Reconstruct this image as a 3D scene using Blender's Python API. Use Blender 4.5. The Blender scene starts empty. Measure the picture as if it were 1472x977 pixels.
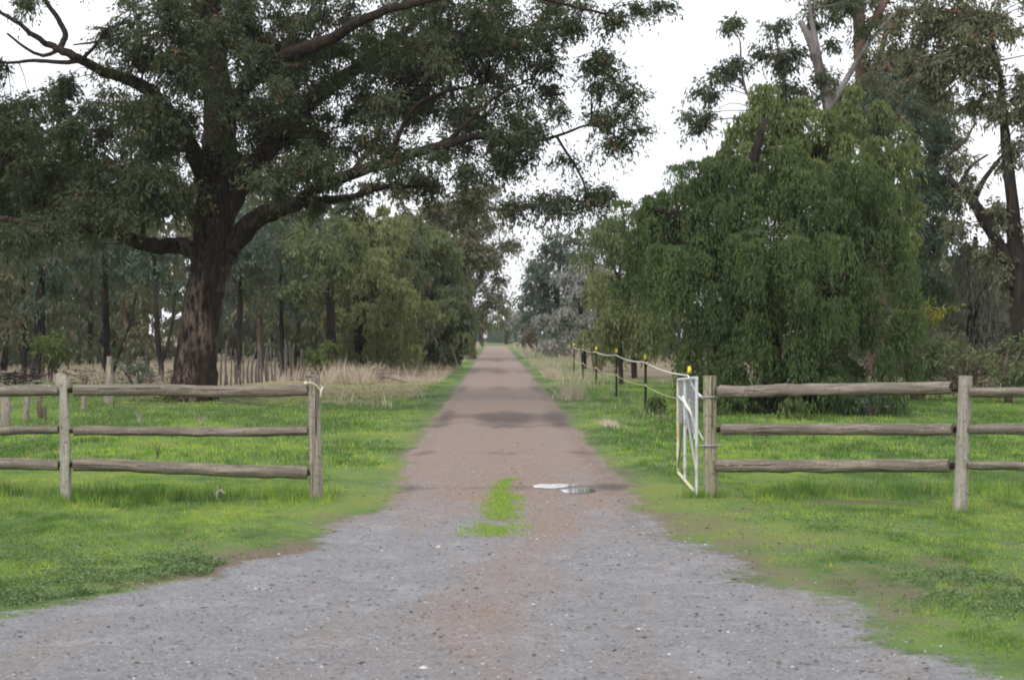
import bpy, math, random
import numpy as np
from mathutils import Vector
R = math.radians
rng = np.random.default_rng(7)
random.seed(7)
F, HX, HY, EYE = 3000.0, 712.0, 478.0, 1.6     # focal length and vanishing point of the photograph, eye height

# ------------------------------------------------------------------ camera, world, sun, exposure
scene = bpy.context.scene
col = scene.collection
cd = bpy.data.cameras.new('camera'); cam = bpy.data.objects.new('camera', cd); col.objects.link(cam)
cam.location = (0, 0, EYE); cam.rotation_euler = (R(90), 0, 0)
cd.sensor_width = 36; cd.lens = F/1472*36
cd.shift_x = 24/1472; cd.shift_y = -10.5/1472
cd.clip_start = .1; cd.clip_end = 6000
cd.dof.use_dof = True; cd.dof.focus_distance = 26; cd.dof.aperture_fstop = 6.3
scene.camera = cam
SUN_EL, SUN_AZ = R(46), R(205)                  # azimuth: where the light comes from, clockwise from +Y
w = bpy.data.worlds.new('World'); scene.world = w; w.use_nodes = True
nt = w.node_tree; nt.nodes.clear()
sky = nt.nodes.new('ShaderNodeTexSky'); sky.sky_type = 'NISHITA'; sky.sun_disc = False
sky.sun_elevation = SUN_EL; sky.sun_rotation = SUN_AZ; sky.air_density = 1.0; sky.dust_density = 3.0
# overcast: the blue of the sky is covered by an even sheet of cloud with soft thick and thin places
tc = nt.nodes.new('ShaderNodeTexCoord'); cn = nt.nodes.new('ShaderNodeTexNoise')
cn.inputs['Scale'].default_value = 2.2; cn.inputs['Detail'].default_value = 4
nt.links.new(tc.outputs['Generated'], cn.inputs['Vector'])
cr = nt.nodes.new('ShaderNodeValToRGB')
cr.color_ramp.elements[0].position = .35; cr.color_ramp.elements[0].color = (10.2, 10.5, 11.2, 1)
cr.color_ramp.elements[1].position = .7; cr.color_ramp.elements[1].color = (12.2, 12.0, 11.9, 1)
nt.links.new(cn.outputs['Fac'], cr.inputs['Fac'])
mx = nt.nodes.new('ShaderNodeMix'); mx.data_type = 'RGBA'; mx.inputs['Factor'].default_value = .88
nt.links.new(sky.outputs['Color'], mx.inputs['A']); nt.links.new(cr.outputs['Color'], mx.inputs['B'])
bg = nt.nodes.new('ShaderNodeBackground'); bg.inputs['Strength'].default_value = .1
wo = nt.nodes.new('ShaderNodeOutputWorld')
nt.links.new(mx.outputs['Result'], bg.inputs['Color']); nt.links.new(bg.outputs[0], wo.inputs['Surface'])
sl = bpy.data.lights.new('sun', 'SUN'); sl.energy = 1.5; sl.angle = R(18); sl.color = (1, .95, .88)
so = bpy.data.objects.new('sun', sl); col.objects.link(so)
dv = Vector((math.sin(SUN_AZ)*math.cos(SUN_EL), math.cos(SUN_AZ)*math.cos(SUN_EL), math.sin(SUN_EL)))
so.rotation_euler = dv.to_track_quat('Z', 'Y').to_euler(); so.location = (0, 0, 40)
vs = scene.view_settings
scene.display_settings.display_device = 'sRGB'
vs.view_transform = 'Standard'; vs.look = 'None'; vs.gamma = 1; vs.use_curve_mapping = False
vs.exposure = 0.42
scene.cycles.max_bounces = 5; scene.cycles.diffuse_bounces = 3; scene.cycles.transmission_bounces = 3
scene.cycles.transparent_max_bounces = 4; scene.cycles.pixel_filter_type = 'BLACKMAN_HARRIS'; scene.cycles.filter_width = 1.9

# ------------------------------------------------------------------ helpers
def pt(px, py, D): return np.array([(px-HX)/F*D, D, EYE-(py-HY)/F*D])
def gx(px, D): return (px-HX)/F*D
def gd(py): return EYE*F/(py-HY)

def hash2(ix, iy, s):
    n = (ix.astype(np.int64)*374761393 + iy.astype(np.int64)*668265263 + s*1442695041) & 0xffffffff
    n = ((n ^ (n >> 13))*1274126177) & 0xffffffff
    return ((n ^ (n >> 16)) & 0xffff)/65535.0
def vnoise(x, y, s=0):
    x = np.asarray(x, float); y = np.asarray(y, float)
    ix = np.floor(x); iy = np.floor(y); fx = x-ix; fy = y-iy
    fx = fx*fx*(3-2*fx); fy = fy*fy*(3-2*fy)
    a = hash2(ix, iy, s); b = hash2(ix+1, iy, s); c = hash2(ix, iy+1, s); d = hash2(ix+1, iy+1, s)
    return (a*(1-fx)+b*fx)*(1-fy)+(c*(1-fx)+d*fx)*fy
def fbm(x, y, s=0, o=4):
    v = 0; a = .5; t = 0
    for k in range(o):
        v = v+a*vnoise(x*2**k, y*2**k, s+k*17); t += a; a *= .55
    return v/t
def sstep(a, b, x):
    t = np.clip((x-a)/(b-a), 0, 1); return t*t*(3-2*t)

def make_mesh(name, V, Q, attrs=None, smooth=False, mats=(), mat_idx=None):
    V = np.ascontiguousarray(V, dtype=np.float32); Q = np.ascontiguousarray(Q, dtype=np.int32)
    k = Q.shape[1]; me = bpy.data.meshes.new(name)
    me.vertices.add(len(V)); me.vertices.foreach_set('co', V.ravel())
    me.loops.add(Q.size); me.loops.foreach_set('vertex_index', Q.ravel())
    me.polygons.add(len(Q)); me.polygons.foreach_set('loop_start', np.arange(0, Q.size, k, dtype=np.int32))
    me.polygons.foreach_set('use_smooth', np.full(len(Q), smooth))
    for m in mats: me.materials.append(m)
    if mat_idx is not None: me.polygons.foreach_set('material_index', np.asarray(mat_idx, dtype=np.int32))
    me.update(calc_edges=True)
    for an, (dom, arr) in (attrs or {}).items():
        a = me.attributes.new(an, 'FLOAT', dom); a.data.foreach_set('value', np.asarray(arr, dtype=np.float32))
    return me
def link(name, me, parent=None):
    o = bpy.data.objects.new(name, me); col.objects.link(o)
    if parent is not None: o.parent = parent
    return o
def tag(o, label=None, cat=None, group=None, kind=None):
    if label: o['label'] = label
    if cat: o['category'] = cat
    if group: o['group'] = group
    if kind: o['kind'] = kind
    return o
def thing(name, loc, label, cat, group=None):
    o = bpy.data.objects.new(name, None); o.empty_display_size = .2; col.objects.link(o); o.location = loc
    return tag(o, label, cat, group)
def part(name, VQ, mat, root, smooth=True, sharp=None, attrs=None):
    V, Q = VQ; V = np.asarray(V, float)
    base = np.zeros(3); r = root
    while r is not None: base += np.array(r.location); r = r.parent
    me = make_mesh(name, V-base, Q, attrs, smooth, [mat])
    if sharp: me.set_sharp_from_angle(angle=R(sharp))
    return link(name, me, root)
def merge(parts):
    Vs, Qs, n = [], [], 0
    for V, Q in parts:
        if len(V) == 0: continue
        Vs.append(V); Qs.append(np.asarray(Q)+n); n += len(V)
    return np.concatenate(Vs), np.concatenate(Qs)

def smooth_line(P, Rr, sub=4, wob=0., seed=0):
    P = np.asarray(P, float); Rr = np.asarray(Rr, float); n = len(P)
    Pe = np.vstack([2*P[0]-P[1], P, 2*P[-1]-P[-2]]); out, ro = [], []
    for i in range(n-1):
        p0, p1, p2, p3 = Pe[i:i+4]
        for k in range(sub):
            t = k/sub
            out.append(.5*((2*p1)+(-p0+p2)*t+(2*p0-5*p1+4*p2-p3)*t*t+(-p0+3*p1-3*p2+p3)*t**3)); ro.append(Rr[i]*(1-t)+Rr[i+1]*t)
    out.append(P[-1]); ro.append(Rr[-1]); out = np.array(out); ro = np.array(ro)
    if wob:
        rg = np.random.default_rng(seed); j = rg.normal(0, wob, out.shape); j[0] = 0; out = out+j
    return out, ro
def tube(P, Rr, sides=8, rough=0., seed=0, cap=False, flute=0., sq=None):
    P = np.asarray(P, float); Rr = np.asarray(Rr, float)*np.ones(len(P)); rg = np.random.default_rng(seed)
    if cap:
        P = np.vstack([P[:1], P, P[-1:]]); Rr = np.concatenate([[1e-4], Rr, [1e-4]])
    T = np.gradient(P, axis=0) if len(P) > 2 else np.repeat((P[-1]-P[0])[None], len(P), 0)
    if cap: T[0] = T[1] = P[2]-P[1]; T[-1] = T[-2] = P[-2]-P[-3]
    T /= np.linalg.norm(T, axis=1)[:, None]+1e-9
    ref = np.array([0, 1, 0.]) if abs(T[0][1]) < .8 else np.array([1, 0, 0.])
    n = len(P); ang = np.linspace(0, 2*np.pi, sides, endpoint=False)+.3
    V = []
    ph = rg.uniform(0, 6.28, 4)
    u = np.cross(T[0], ref); u /= np.linalg.norm(u)
    for i in range(n):
        u = u-T[i]*np.dot(u, T[i]); u /= np.linalg.norm(u); v = np.cross(T[i], u)
        k = 1+rough*rg.normal(0, 1, sides)
        if flute: k = k+flute*(np.sin(3*ang+ph[0])+.8*np.sin(5*ang+ph[1]+i*.08)+.5*np.sin(9*ang+ph[2]))
        if sq: k = k*sq[0]/np.sqrt((sq[0]*np.cos(ang))**2+(np.sin(ang))**2)
        V.append(P[i]+Rr[i]*k[:, None]*(np.cos(ang)[:, None]*u+np.sin(ang)[:, None]*v))
    V = np.concatenate(V); Q = []
    a = np.arange(sides); b = (a+1) % sides
    for i in range(n-1): Q.append(np.stack([i*sides+a, i*sides+b, (i+1)*sides+b, (i+1)*sides+a], 1))
    return V, np.concatenate(Q)
def box(c, s, rot=0.):
    c = np.asarray(c, float); s = np.asarray(s, float)/2
    V = np.array([[x, y, z] for x in (-1, 1) for y in (-1, 1) for z in (-1, 1)])*s
    if rot: V = np.stack([V[:, 0]*math.cos(rot)-V[:, 1]*math.sin(rot), V[:, 0]*math.sin(rot)+V[:, 1]*math.cos(rot), V[:, 2]], 1)
    return V+c, np.array([[0, 1, 3, 2], [4, 6, 7, 5], [0, 4, 5, 1], [2, 3, 7, 6], [0, 2, 6, 4], [1, 5, 7, 3]])

# ------------------------------------------------------------------ materials
def newmat(name):
    m = bpy.data.materials.new(name); m.use_nodes = True; t = m.node_tree; t.nodes.clear()
    out = t.nodes.new('ShaderNodeOutputMaterial'); return m, t, out
class NB:
    def __init__(s, t): s.t = t
    def n(s, ty, **k):
        o = s.t.nodes.new(ty)
        for a, b in k.items():
            if hasattr(o, a): setattr(o, a, b)
        return o
    def l(s, a, b): s.t.links.new(a, b)
    def attr(s, nm): o = s.n('ShaderNodeAttribute'); o.attribute_name = nm; return o.outputs['Fac']
    def noise(s, vec, sc, det=3, rough=.55):
        o = s.n('ShaderNodeTexNoise'); o.inputs['Scale'].default_value = sc; o.inputs['Detail'].default_value = det
        o.inputs['Roughness'].default_value = rough
        if vec is not None: s.l(vec, o.inputs['Vector'])
        return o.outputs['Fac']
    def mapv(s, scale):
        g = s.n('ShaderNodeNewGeometry'); m = s.n('ShaderNodeMapping'); m.inputs['Scale'].default_value = scale
        s.l(g.outputs['Position'], m.inputs['Vector']); return m.outputs['Vector']
    def objv(s, scale):
        g = s.n('ShaderNodeTexCoord'); m = s.n('ShaderNodeMapping'); m.inputs['Scale'].default_value = scale
        s.l(g.outputs['Object'], m.inputs['Vector']); return m.outputs['Vector']
    def mix(s, f, a, b):
        o = s.n('ShaderNodeMix'); o.data_type = 'RGBA'
        for v, i in ((f, o.inputs['Factor']), (a, o.inputs['A']), (b, o.inputs['B'])):
            if isinstance(v, (int, float)): i.default_value = v
            elif isinstance(v, tuple): i.default_value = (*v, 1)
            else: s.l(v, i)
        return o.outputs['Result']
    def math(s, op, a, b=None, clamp=False):
        o = s.n('ShaderNodeMath'); o.operation = op; o.use_clamp = clamp
        for v, i in ((a, o.inputs[0]), (b, o.inputs[1])):
            if v is None: continue
            if isinstance(v, (int, float)): i.default_value = v
            else: s.l(v, i)
        return o.outputs[0]
    def ramp(s, f, lo, hi):
        o = s.n('ShaderNodeMapRange'); o.clamp = True; o.inputs['From Min'].default_value = lo; o.inputs['From Max'].default_value = hi
        s.l(f, o.inputs['Value']); return o.outputs['Result']
    def bump(s, h, st, dist):
        o = s.n('ShaderNodeBump'); o.inputs['Strength'].default_value = st; o.inputs['Distance'].default_value = dist
        s.l(h, o.inputs['Height']); return o.outputs['Normal']
    def bsdf(s, out, c, rough=.9, normal=None, spec=.25, metal=0):
        o = s.n('ShaderNodeBsdfPrincipled')
        if isinstance(c, tuple): o.inputs['Base Color'].default_value = (*c, 1)
        else: s.l(c, o.inputs['Base Color'])
        if isinstance(rough, (int, float)): o.inputs['Roughness'].default_value = rough
        else: s.l(rough, o.inputs['Roughness'])
        o.inputs['Specular IOR Level'].default_value = spec; o.inputs['Metallic'].default_value = metal
        if normal is not None: s.l(normal, o.inputs['Normal'])
        s.l(o.outputs[0], out.inputs['Surface']); return o

def leaf_mat(name, ca, cb, trans=.28, cc=None):
    m, t, out = newmat(name); b = NB(t)
    f = b.attr('tint')
    c = b.mix(f, ca, cb)
    if cc: c = b.mix(b.ramp(f, .9, .93), c, cc)
    d = b.n('ShaderNodeBsdfDiffuse'); tr = b.n('ShaderNodeBsdfTranslucent'); g = b.n('ShaderNodeBsdfGlossy')
    g.inputs['Roughness'].default_value = .55; g.inputs['Color'].default_value = (.5, .5, .5, 1)
    b.l(c, d.inputs['Color'])
    tc = b.mix(.5, c, (.16, .2, .04)); b.l(tc, tr.inputs['Color'])
    m1 = b.n('ShaderNodeMixShader'); m1.inputs[0].default_value = trans; b.l(d.outputs[0], m1.inputs[1]); b.l(tr.outputs[0], m1.inputs[2])
    m2 = b.n('ShaderNodeMixShader'); m2.inputs[0].default_value = .03; b.l(m1.outputs[0], m2.inputs[1]); b.l(g.outputs[0], m2.inputs[2])
    b.l(m2.outputs[0], out.inputs['Surface']); return m

def bark_mat(name, ca, cb, cc, scale=1., bump=.03):
    m, t, out = newmat(name); b = NB(t)
    v = b.mapv((5*scale, 5*scale, .7*scale)); n1 = b.noise(v, 2.2, 6, .65)
    n2 = b.noise(b.mapv((1, 1, .35)), 1.6*scale, 4)
    c = b.mix(b.ramp(n1, .35, .65), ca, cb); c = b.mix(b.ramp(n2, .5, .68), c, cc)
    b.bsdf(out, c, .95, b.bump(n1, 1., bump), .15); return m

def wood_mat(name, axis, ca, cb, cc):
    m, t, out = newmat(name); b = NB(t)
    sc = [26, 26, 26]; sc[axis] = 1.3; n1 = b.noise(b.objv(tuple(sc)), 1.3, 6, .7)
    sc2 = [4, 4, 4]; sc2[axis] = 1.1; n2 = b.noise(b.objv(tuple(sc2)), 1.5, 4, .6)
    n3 = b.noise(b.objv((9, 9, 9)), 3., 4, .6)
    c = b.mix(b.ramp(n1, .36, .6), ca, cb); c = b.mix(b.ramp(n2, .52, .7), c, cc)
    c = b.mix(b.math('MULTIPLY', b.ramp(n3, .53, .68), .75), c, (.13, .125, .09))
    c = b.mix(b.math('MULTIPLY', b.ramp(b.noise(b.objv((5, 5, 5)), 4., 5, .7), .62, .68), .6), c, (.45, .44, .4))
    sc3 = [60, 60, 60]; sc3[axis] = 1.0; n4 = b.noise(b.objv(tuple(sc3)), .8, 2, .5)
    c = b.mix(b.ramp(n4, .66, .7), c, (.05, .042, .036))
    h = b.math('ADD', n1, b.math('MULTIPLY', n3, .4))
    b.bsdf(out, c, .9, b.bump(h, 1., .02), .15); return m

M = {}
m, t, out = newmat('bark_big'); b = NB(t)          # rough dark bark, shed in pale patches low on the trunk only
n1 = b.noise(b.mapv((6, 6, 1.3)), 2.2, 8, .75); n2 = b.noise(b.mapv((1, 1, .45)), 1.9, 5); sx = b.n('ShaderNodeSeparateXYZ'); g = b.n('ShaderNodeNewGeometry'); b.l(g.outputs['Position'], sx.inputs[0])
c = b.mix(b.ramp(n1, .38, .62), (.014, .011, .01), (.06, .042, .035))
lo = b.ramp(sx.outputs['Z'], 4.6, 2.6)
c = b.mix(b.math('MULTIPLY', b.ramp(n2, .47, .62), b.math('MULTIPLY', lo, b.ramp(n1, .44, .56))), c, (.2, .15, .13))
b.bsdf(out, c, .95, b.bump(n1, 1., .06), .1); M['bark_big'] = m
M['bark_dark'] = bark_mat('bark_dark', (.01, .008, .008), (.034, .027, .024), (.055, .045, .04), 1.5, .03)
M['bark_brown'] = bark_mat('bark_brown', (.05, .035, .03), (.13, .09, .075), (.2, .15, .13), 1.5, .03)
M['bark_pale'] = bark_mat('bark_pale', (.12, .105, .105), (.27, .245, .25), (.09, .07, .065), 1., .02)
M['bark_pink'] = bark_mat('bark_pink', (.06, .04, .035), (.17, .11, .09), (.08, .055, .045), 1., .02)
M['twig_grey'] = bark_mat('twig_grey', (.06, .052, .05), (.17, .15, .14), (.1, .09, .085), 3., .01)
M['wood_post'] = wood_mat('wood_post', 2, (.12, .1, .085), (.36, .32, .27), (.25, .22, .19))
M['wood_pale'] = wood_mat('wood_pale', 2, (.22, .205, .18), (.42, .39, .34), (.3, .28, .25))
M['wood_green'] = wood_mat('wood_green', 2, (.19, .17, .12), (.36, .33, .24), (.27, .25, .17))
M['wood_rail'] = wood_mat('wood_rail', 0, (.075, .062, .052), (.3, .262, .215), (.16, .14, .115))
M['gum'] = leaf_mat('gum_leaf', (.026, .04, .026), (.092, .112, .06), .3, (.17, .11, .06))
M['gum_olive'] = leaf_mat('gum_leaf_olive', (.08, .09, .055), (.19, .185, .11), .3, (.22, .13, .08))
M['gum_blue'] = leaf_mat('gum_leaf_blue', (.042, .068, .05), (.105, .145, .11), .25)
M['pepper'] = leaf_mat('pepper_leaf', (.026, .058, .024), (.12, .17, .055), .35)
M['acacia'] = leaf_mat('acacia_leaf', (.105, .13, .06), (.27, .285, .125), .35)
M['feathery'] = leaf_mat('feathery_leaf', (.06, .09, .035), (.2, .235, .085), .35)
M['acacia_dk'] = leaf_mat('acacia_leaf_dark', (.068, .098, .048), (.185, .215, .095), .35)
M['silver'] = leaf_mat('silver_leaf', (.17, .18, .17), (.33, .33, .31), .2)
M['grey_tw'] = leaf_mat('grey_foliage', (.1, .1, .09), (.24, .23, .19), .2)
M['yellow'] = leaf_mat('yellow_leaf', (.14, .15, .03), (.33, .3, .04), .35)
M['shrub'] = leaf_mat('shrub_leaf', (.05, .085, .025), (.12, .16, .04), .3)
M['brown'] = leaf_mat('brown_leaf', (.1, .08, .055), (.17, .13, .085), .25)
M['wood_bg'] = leaf_mat('woodland_leaf', (.036, .05, .034), (.1, .115, .07), .3, (.15, .12, .085))
M['straw'] = leaf_mat('straw', (.3, .24, .18), (.66, .57, .47), .25)
M['clover'] = leaf_mat('clover_leaf', (.06, .12, .045), (.2, .29, .13), .25)
M['white'] = None

def lawn_nodes(b):
    t = b.attr('tint'); br = b.attr('bare'); st = b.attr('straw')
    n = b.noise(b.mapv((1, 1, 1)), 9, 5, .65); n2 = b.noise(b.mapv((1, 1, 1)), 55, 4, .7); n3 = b.noise(b.mapv((1, 1, 1)), 2.2, 4)
    tt = b.math('ADD', t, b.math('MULTIPLY', b.math('SUBTRACT', n, .5), 1.1), True)
    c = b.mix(b.ramp(tt, 0, .5), (.06, .12, .03), (.14, .235, .055))
    c = b.mix(b.ramp(tt, .5, 1.), c, (.22, .28, .06))
    c = b.mix(b.ramp(n2, .35, .72), b.mix(.6, c, (.045, .065, .025)), c)
    bb = b.ramp(b.math('ADD', br, b.math('MULTIPLY', b.math('SUBTRACT', n, .5), 1.3)), .35, .75)
    bc = b.mix(n2, (.08, .06, .042), (.22, .175, .13))
    c = b.mix(bb, c, bc)
    ss = b.ramp(b.math('ADD', st, b.math('MULTIPLY', b.math('SUBTRACT', n3, .5), 1.1)), .35, .75)
    c = b.mix(ss, c, b.mix(b.ramp(n2, .35, .65), (.15, .13, .075), (.38, .31, .22)))
    h = b.math('ADD', n, b.math('MULTIPLY', n2, .5))
    return c, h
m, t, out = newmat('lawn_ground'); b = NB(t); c, h = lawn_nodes(b); b.bsdf(out, c, .95, b.bump(h, .8, .04), .1); M['lawn'] = m
m, t, out = newmat('grass_blade'); b = NB(t)
f = b.attr('tint'); s = b.attr('dry')
c = b.mix(b.ramp(f, 0, .5), (.08, .165, .036), (.21, .355, .075)); c = b.mix(b.ramp(f, .5, 1), c, (.38, .48, .08)); c = b.mix(s, c, (.34, .28, .17))
d = b.n('ShaderNodeBsdfDiffuse'); tr = b.n('ShaderNodeBsdfTranslucent'); b.l(c, d.inputs['Color']); b.l(c, tr.inputs['Color'])
m1 = b.n('ShaderNodeMixShader'); m1.inputs[0].default_value = .4; b.l(d.outputs[0], m1.inputs[1]); b.l(tr.outputs[0], m1.inputs[2]); b.l(m1.outputs[0], out.inputs['Surface'])
M['blade'] = m
# the track: grey crushed gravel, red-brown earth, darker bands, damp mud by the puddles, moss
m, t, out = newmat('gravel_track'); b = NB(t)
gv = b.mapv((1, 1, 1))
nbig = b.noise(b.mapv((1.7, .3, 1)), 1.1, 6, .66); nmid = b.noise(gv, 6, 5, .65); nfine = b.noise(gv, 60, 5, .75); nsp = b.noise(gv, 150, 2, .6)
vo = b.n('ShaderNodeTexVoronoi'); vo.inputs['Scale'].default_value = 55; b.l(gv, vo.inputs['Vector'])
vc = b.n('ShaderNodeSeparateColor'); b.l(vo.outputs['Color'], vc.inputs[0])
grey = b.mix(b.ramp(nfine, .3, .7), (.12, .12, .126), (.315, .315, .333))
grey = b.mix(b.math('MULTIPLY', b.ramp(vc.outputs[0], .93, .99), .45), grey, (.5, .5, .5))
grey = b.mix(b.math('MULTIPLY', b.ramp(nmid, .55, .75), .55), grey, (.15, .145, .15))
grey = b.mix(b.math('MULTIPLY', b.ramp(b.noise(b.mapv((1, .6, 1)), 2.4, 5, .7), .5, .7), .5), grey, (.35, .36, .385))
grey = b.mix(b.math('MULTIPLY', b.ramp(vc.outputs[1], .8, .95), .6), grey, (.12, .11, .12))
brown = b.mix(b.ramp(nfine, .3, .7), (.125, .092, .078), (.33, .26, .225))
brown = b.mix(b.math('MULTIPLY', b.ramp(b.noise(b.mapv((1, .5, 1)), 2.1, 5, .7), .5, .68), .5), brown, (.25, .17, .125))
brown = b.mix(b.math('MULTIPLY', b.ramp(vc.outputs[0], .9, .97), .6), brown, (.42, .38, .35))
fb = b.ramp(b.math('ADD', b.attr('brown'), b.math('MULTIPLY', b.math('SUBTRACT', nbig, .5), 2.)), .15, .95)
c = b.mix(fb, grey, brown)
c = b.mix(b.math('MULTIPLY', b.ramp(nmid, .5, .75), .3), c, (.13, .11, .105))
dm = b.ramp(b.math('ADD', b.attr('dark_tone'), b.math('MULTIPLY', b.math('SUBTRACT', nmid, .5), .9)), .3, .8)
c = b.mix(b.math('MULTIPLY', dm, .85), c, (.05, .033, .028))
lawn_c, lawn_h = lawn_nodes(b)
eg = b.ramp(b.math('ADD', b.attr('moss'), b.math('ADD', b.math('MULTIPLY', b.math('SUBTRACT', nmid, .5), 1.5), b.math('MULTIPLY', b.math('SUBTRACT', nfine, .5), 1.9))), .42, .6)
c = b.mix(eg, c, lawn_c)
h = b.math('ADD', b.math('MULTIPLY', nfine, 1.), b.math('MULTIPLY', nmid, 1.2))
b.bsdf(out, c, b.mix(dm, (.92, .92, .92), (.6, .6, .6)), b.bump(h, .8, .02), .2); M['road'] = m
m, t, out = newmat('puddle_water'); b = NB(t)
b.bsdf(out, (.06, .05, .045), .04, b.bump(b.noise(gv if False else b.mapv((1, 1, 1)), 14, 2), .03, .01), .9); M['water'] = m
m, t, out = newmat('galvanised_paint'); b = NB(t); n = b.noise(b.mapv((1, 1, 1)), 9, 4)
b.bsdf(out, b.mix(b.ramp(n, .55, .7), (.5, .52, .56), (.33, .28, .22)), .5, None, .4); M['white'] = m
m, t, out = newmat('mesh_wire'); b = NB(t); b.bsdf(out, (.3, .31, .33), .5, None, .4, .4); M['wire'] = m
m, t, out = newmat('yellowed_paint'); b = NB(t); n = b.noise(b.mapv((1, 1, 1)), 12, 4)
b.bsdf(out, b.mix(b.ramp(n, .4, .65), (.62, .6, .42), (.45, .37, .2)), .6, None, .3); M['rail_old'] = m
m, t, out = newmat('black_plastic'); b = NB(t); b.bsdf(out, b.mix(b.noise(b.mapv((1, 1, 1)), 8, 3), (.012, .013, .014), (.035, .035, .035)), .6); M['black'] = m
m, t, out = newmat('yellow_plastic'); b = NB(t); b.bsdf(out, (.78, .66, .04), .5); M['ycap'] = m
m, t, out = newmat('pale_tape'); b = NB(t); b.bsdf(out, b.mix(b.noise(b.mapv((1, 1, 1)), 5, 3), (.55, .54, .5), (.78, .77, .75)), .6); M['tape'] = m
m, t, out = newmat('yellow_white_rope'); b = NB(t)
wv = b.n('ShaderNodeTexWave'); wv.inputs['Scale'].default_value = 1.2; wv.inputs['Distortion'].default_value = 2; b.l(b.mapv((1, 1, 1)), wv.inputs['Vector'])
b.bsdf(out, b.mix(b.ramp(wv.outputs['Fac'], .4, .6), (.68, .67, .6), (.5, .48, .28)), .6); M['rope'] = m
m, t, out = newmat('stone'); b = NB(t); b.bsdf(out, b.mix(b.attr('tint'), (.12, .11, .11), (.62, .6, .58)), .85); M['stone'] = m
m, t, out = newmat('white_panel'); b = NB(t); b.bsdf(out, b.mix(b.noise(b.mapv((1, 1, 1)), 3, 3), (.75, .76, .8), (.85, .85, .86)), .5); M['panel'] = m
m, t, out = newmat('bleached_wood'); b = NB(t); n = b.noise(b.mapv((8, 8, 2)), 2, 4); b.bsdf(out, b.mix(n, (.2, .17, .15), (.5, .46, .42)), .9); M['bleached'] = m

# ------------------------------------------------------------------ ground shape and masks
EL = np.array([(400, -1.25), (60, -1.1), (34, -1.15), (25, -1.12), (21.6, -1.06), (19.7, -1.08), (17.6, -1.25), (15.9, -1.38), (14.4, -1.75), (12.9, -2.25), (12.2, -2.6), (11.5, -2.95), (10.6, -3.9), (9.5, -6), (7, -14), (-12, -30)])[::-1]
ER = np.array([(400, 1.4), (60, 1.35), (34, 1.38), (25, 1.36), (21.6, 1.40), (19.7, 1.39), (17.6, 1.42), (15.6, 1.53), (13.8, 1.74), (12.9, 1.92), (11.65, 2.15), (10.4, 2.22), (9.4, 2.28), (8, 2.9), (6, 12), (-12, 30)])[::-1]
def eleft(y): return np.interp(y, EL[:, 0], EL[:, 1])-.12*(fbm(y*.8, y*0+3, 5)-.5)*2*np.clip(30/np.maximum(y, 8), .5, 1.6)
def eright(y): return np.interp(y, ER[:, 0], ER[:, 1])+.12*(fbm(y*.8, y*0+9, 6)-.5)*2*np.clip(30/np.maximum(y, 8), .5, 1.6)
def off0(x, y): return np.maximum(eleft(y)-x, x-eright(y))        # > 0 outside the track
def off(x, y):                                                    # the same with a ragged edge
    a = np.where(x > .2, .2, .12)*sstep(22, 17, y)+.07
    return off0(x, y)+a*((fbm(x*1.3, y*.9, 7, 4)-.5)*2.6+(fbm(x*5, y*3.5, 8, 3)-.5)*1.2)
def height(x, y):
    o = off(x, y)
    hh = (fbm(x*.35, y*.35, 11)-.5)*.10+(fbm(x*1.7, y*1.7, 12, 3)-.5)*.05
    return np.where(o > -.02, hh*sstep(0, 1.2, o)+.02*sstep(0, .5, o), -.03*sstep(-.02, -.3, o)*0-.03*sstep(.02, .3, -o))
def fields(x, y):
    o = off(x, y)
    t = .5+(fbm(x*.6, y*.25, 21)-.5)*1.7+(fbm(x*3.2, y*1.3, 22, 4)-.5)*1.3
    t = t+.2*sstep(17.5, 14, y)*(x < 0)-.16*sstep(19, 24, y)
    band = np.exp(-((y-20.1-.4*(x > 3))/.75)**2)*((x < -1.8)+(x > 2.4)*.7)      # long dark grass along the fences
    t = t-.5*band
    weeds = np.exp(-((y-12.6-(-x-3)*.05)/.75)**2)*sstep(-1.9, -2.6, x)*(x < 0)
    t = t-.35*weeds
    t = t+.3*np.exp(-(np.abs(o-.05)/.2)**2)*(y < 30)*sstep(.4, .6, fbm(x*1.1, y*.8, 23, 3))                                      # moss along the gravel edge
    bare = .14+.8*(fbm(x*2.6, y*1.1, 33, 4)-.5)+.3*np.exp(-(np.maximum(o, 0)/.3)**2)*(y > 13)+.3*(fbm(x*.5+9, y*.5, 31)-.5)
    bare = bare+.2*np.exp(-((x-2.1)/1.1)**2-((y-16.6)/2.6)**2)+.15*np.exp(-((x-2.9)/.9)**2-((y-14.3)/2.)**2)+.5*np.exp(-((x-3.3)/.7)**2-((y-19.2)/.25)**2)+.3*np.exp(-((x-3.0)/1.0)**2-((y-12.6)/1.3)**2)
    bare = bare+.55*np.exp(-((x+1.75)/.45)**2-((y-14.6)/.9)**2)
    bare = bare+.62*sstep(56, 76, y+(fbm(x*.3, y*.1, 41)-.5)*14)*sstep(3.0, 5.5, np.abs(x))
    straw = .0+.55*sstep(44, 52, y+(fbm(x*.4, y*.2, 43)-.5)*12)*sstep(.4, 1.2, o)*(np.abs(x) < 9)*(x < 0)+.5*sstep(60, 75, y)*sstep(.3, 1., o)
    straw = straw+.3*(fbm(x*.7, y*.35, 44)-.5)*(y > 24)+.18*sstep(24, 40, y)*(x < 0)
    straw = straw+.35*np.exp(-((x-1.75)/.4)**2)*sstep(30, 45, y)
    return np.clip(t, 0, 1), np.clip(bare, 0, 1), np.clip(straw, 0, 1)

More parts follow.
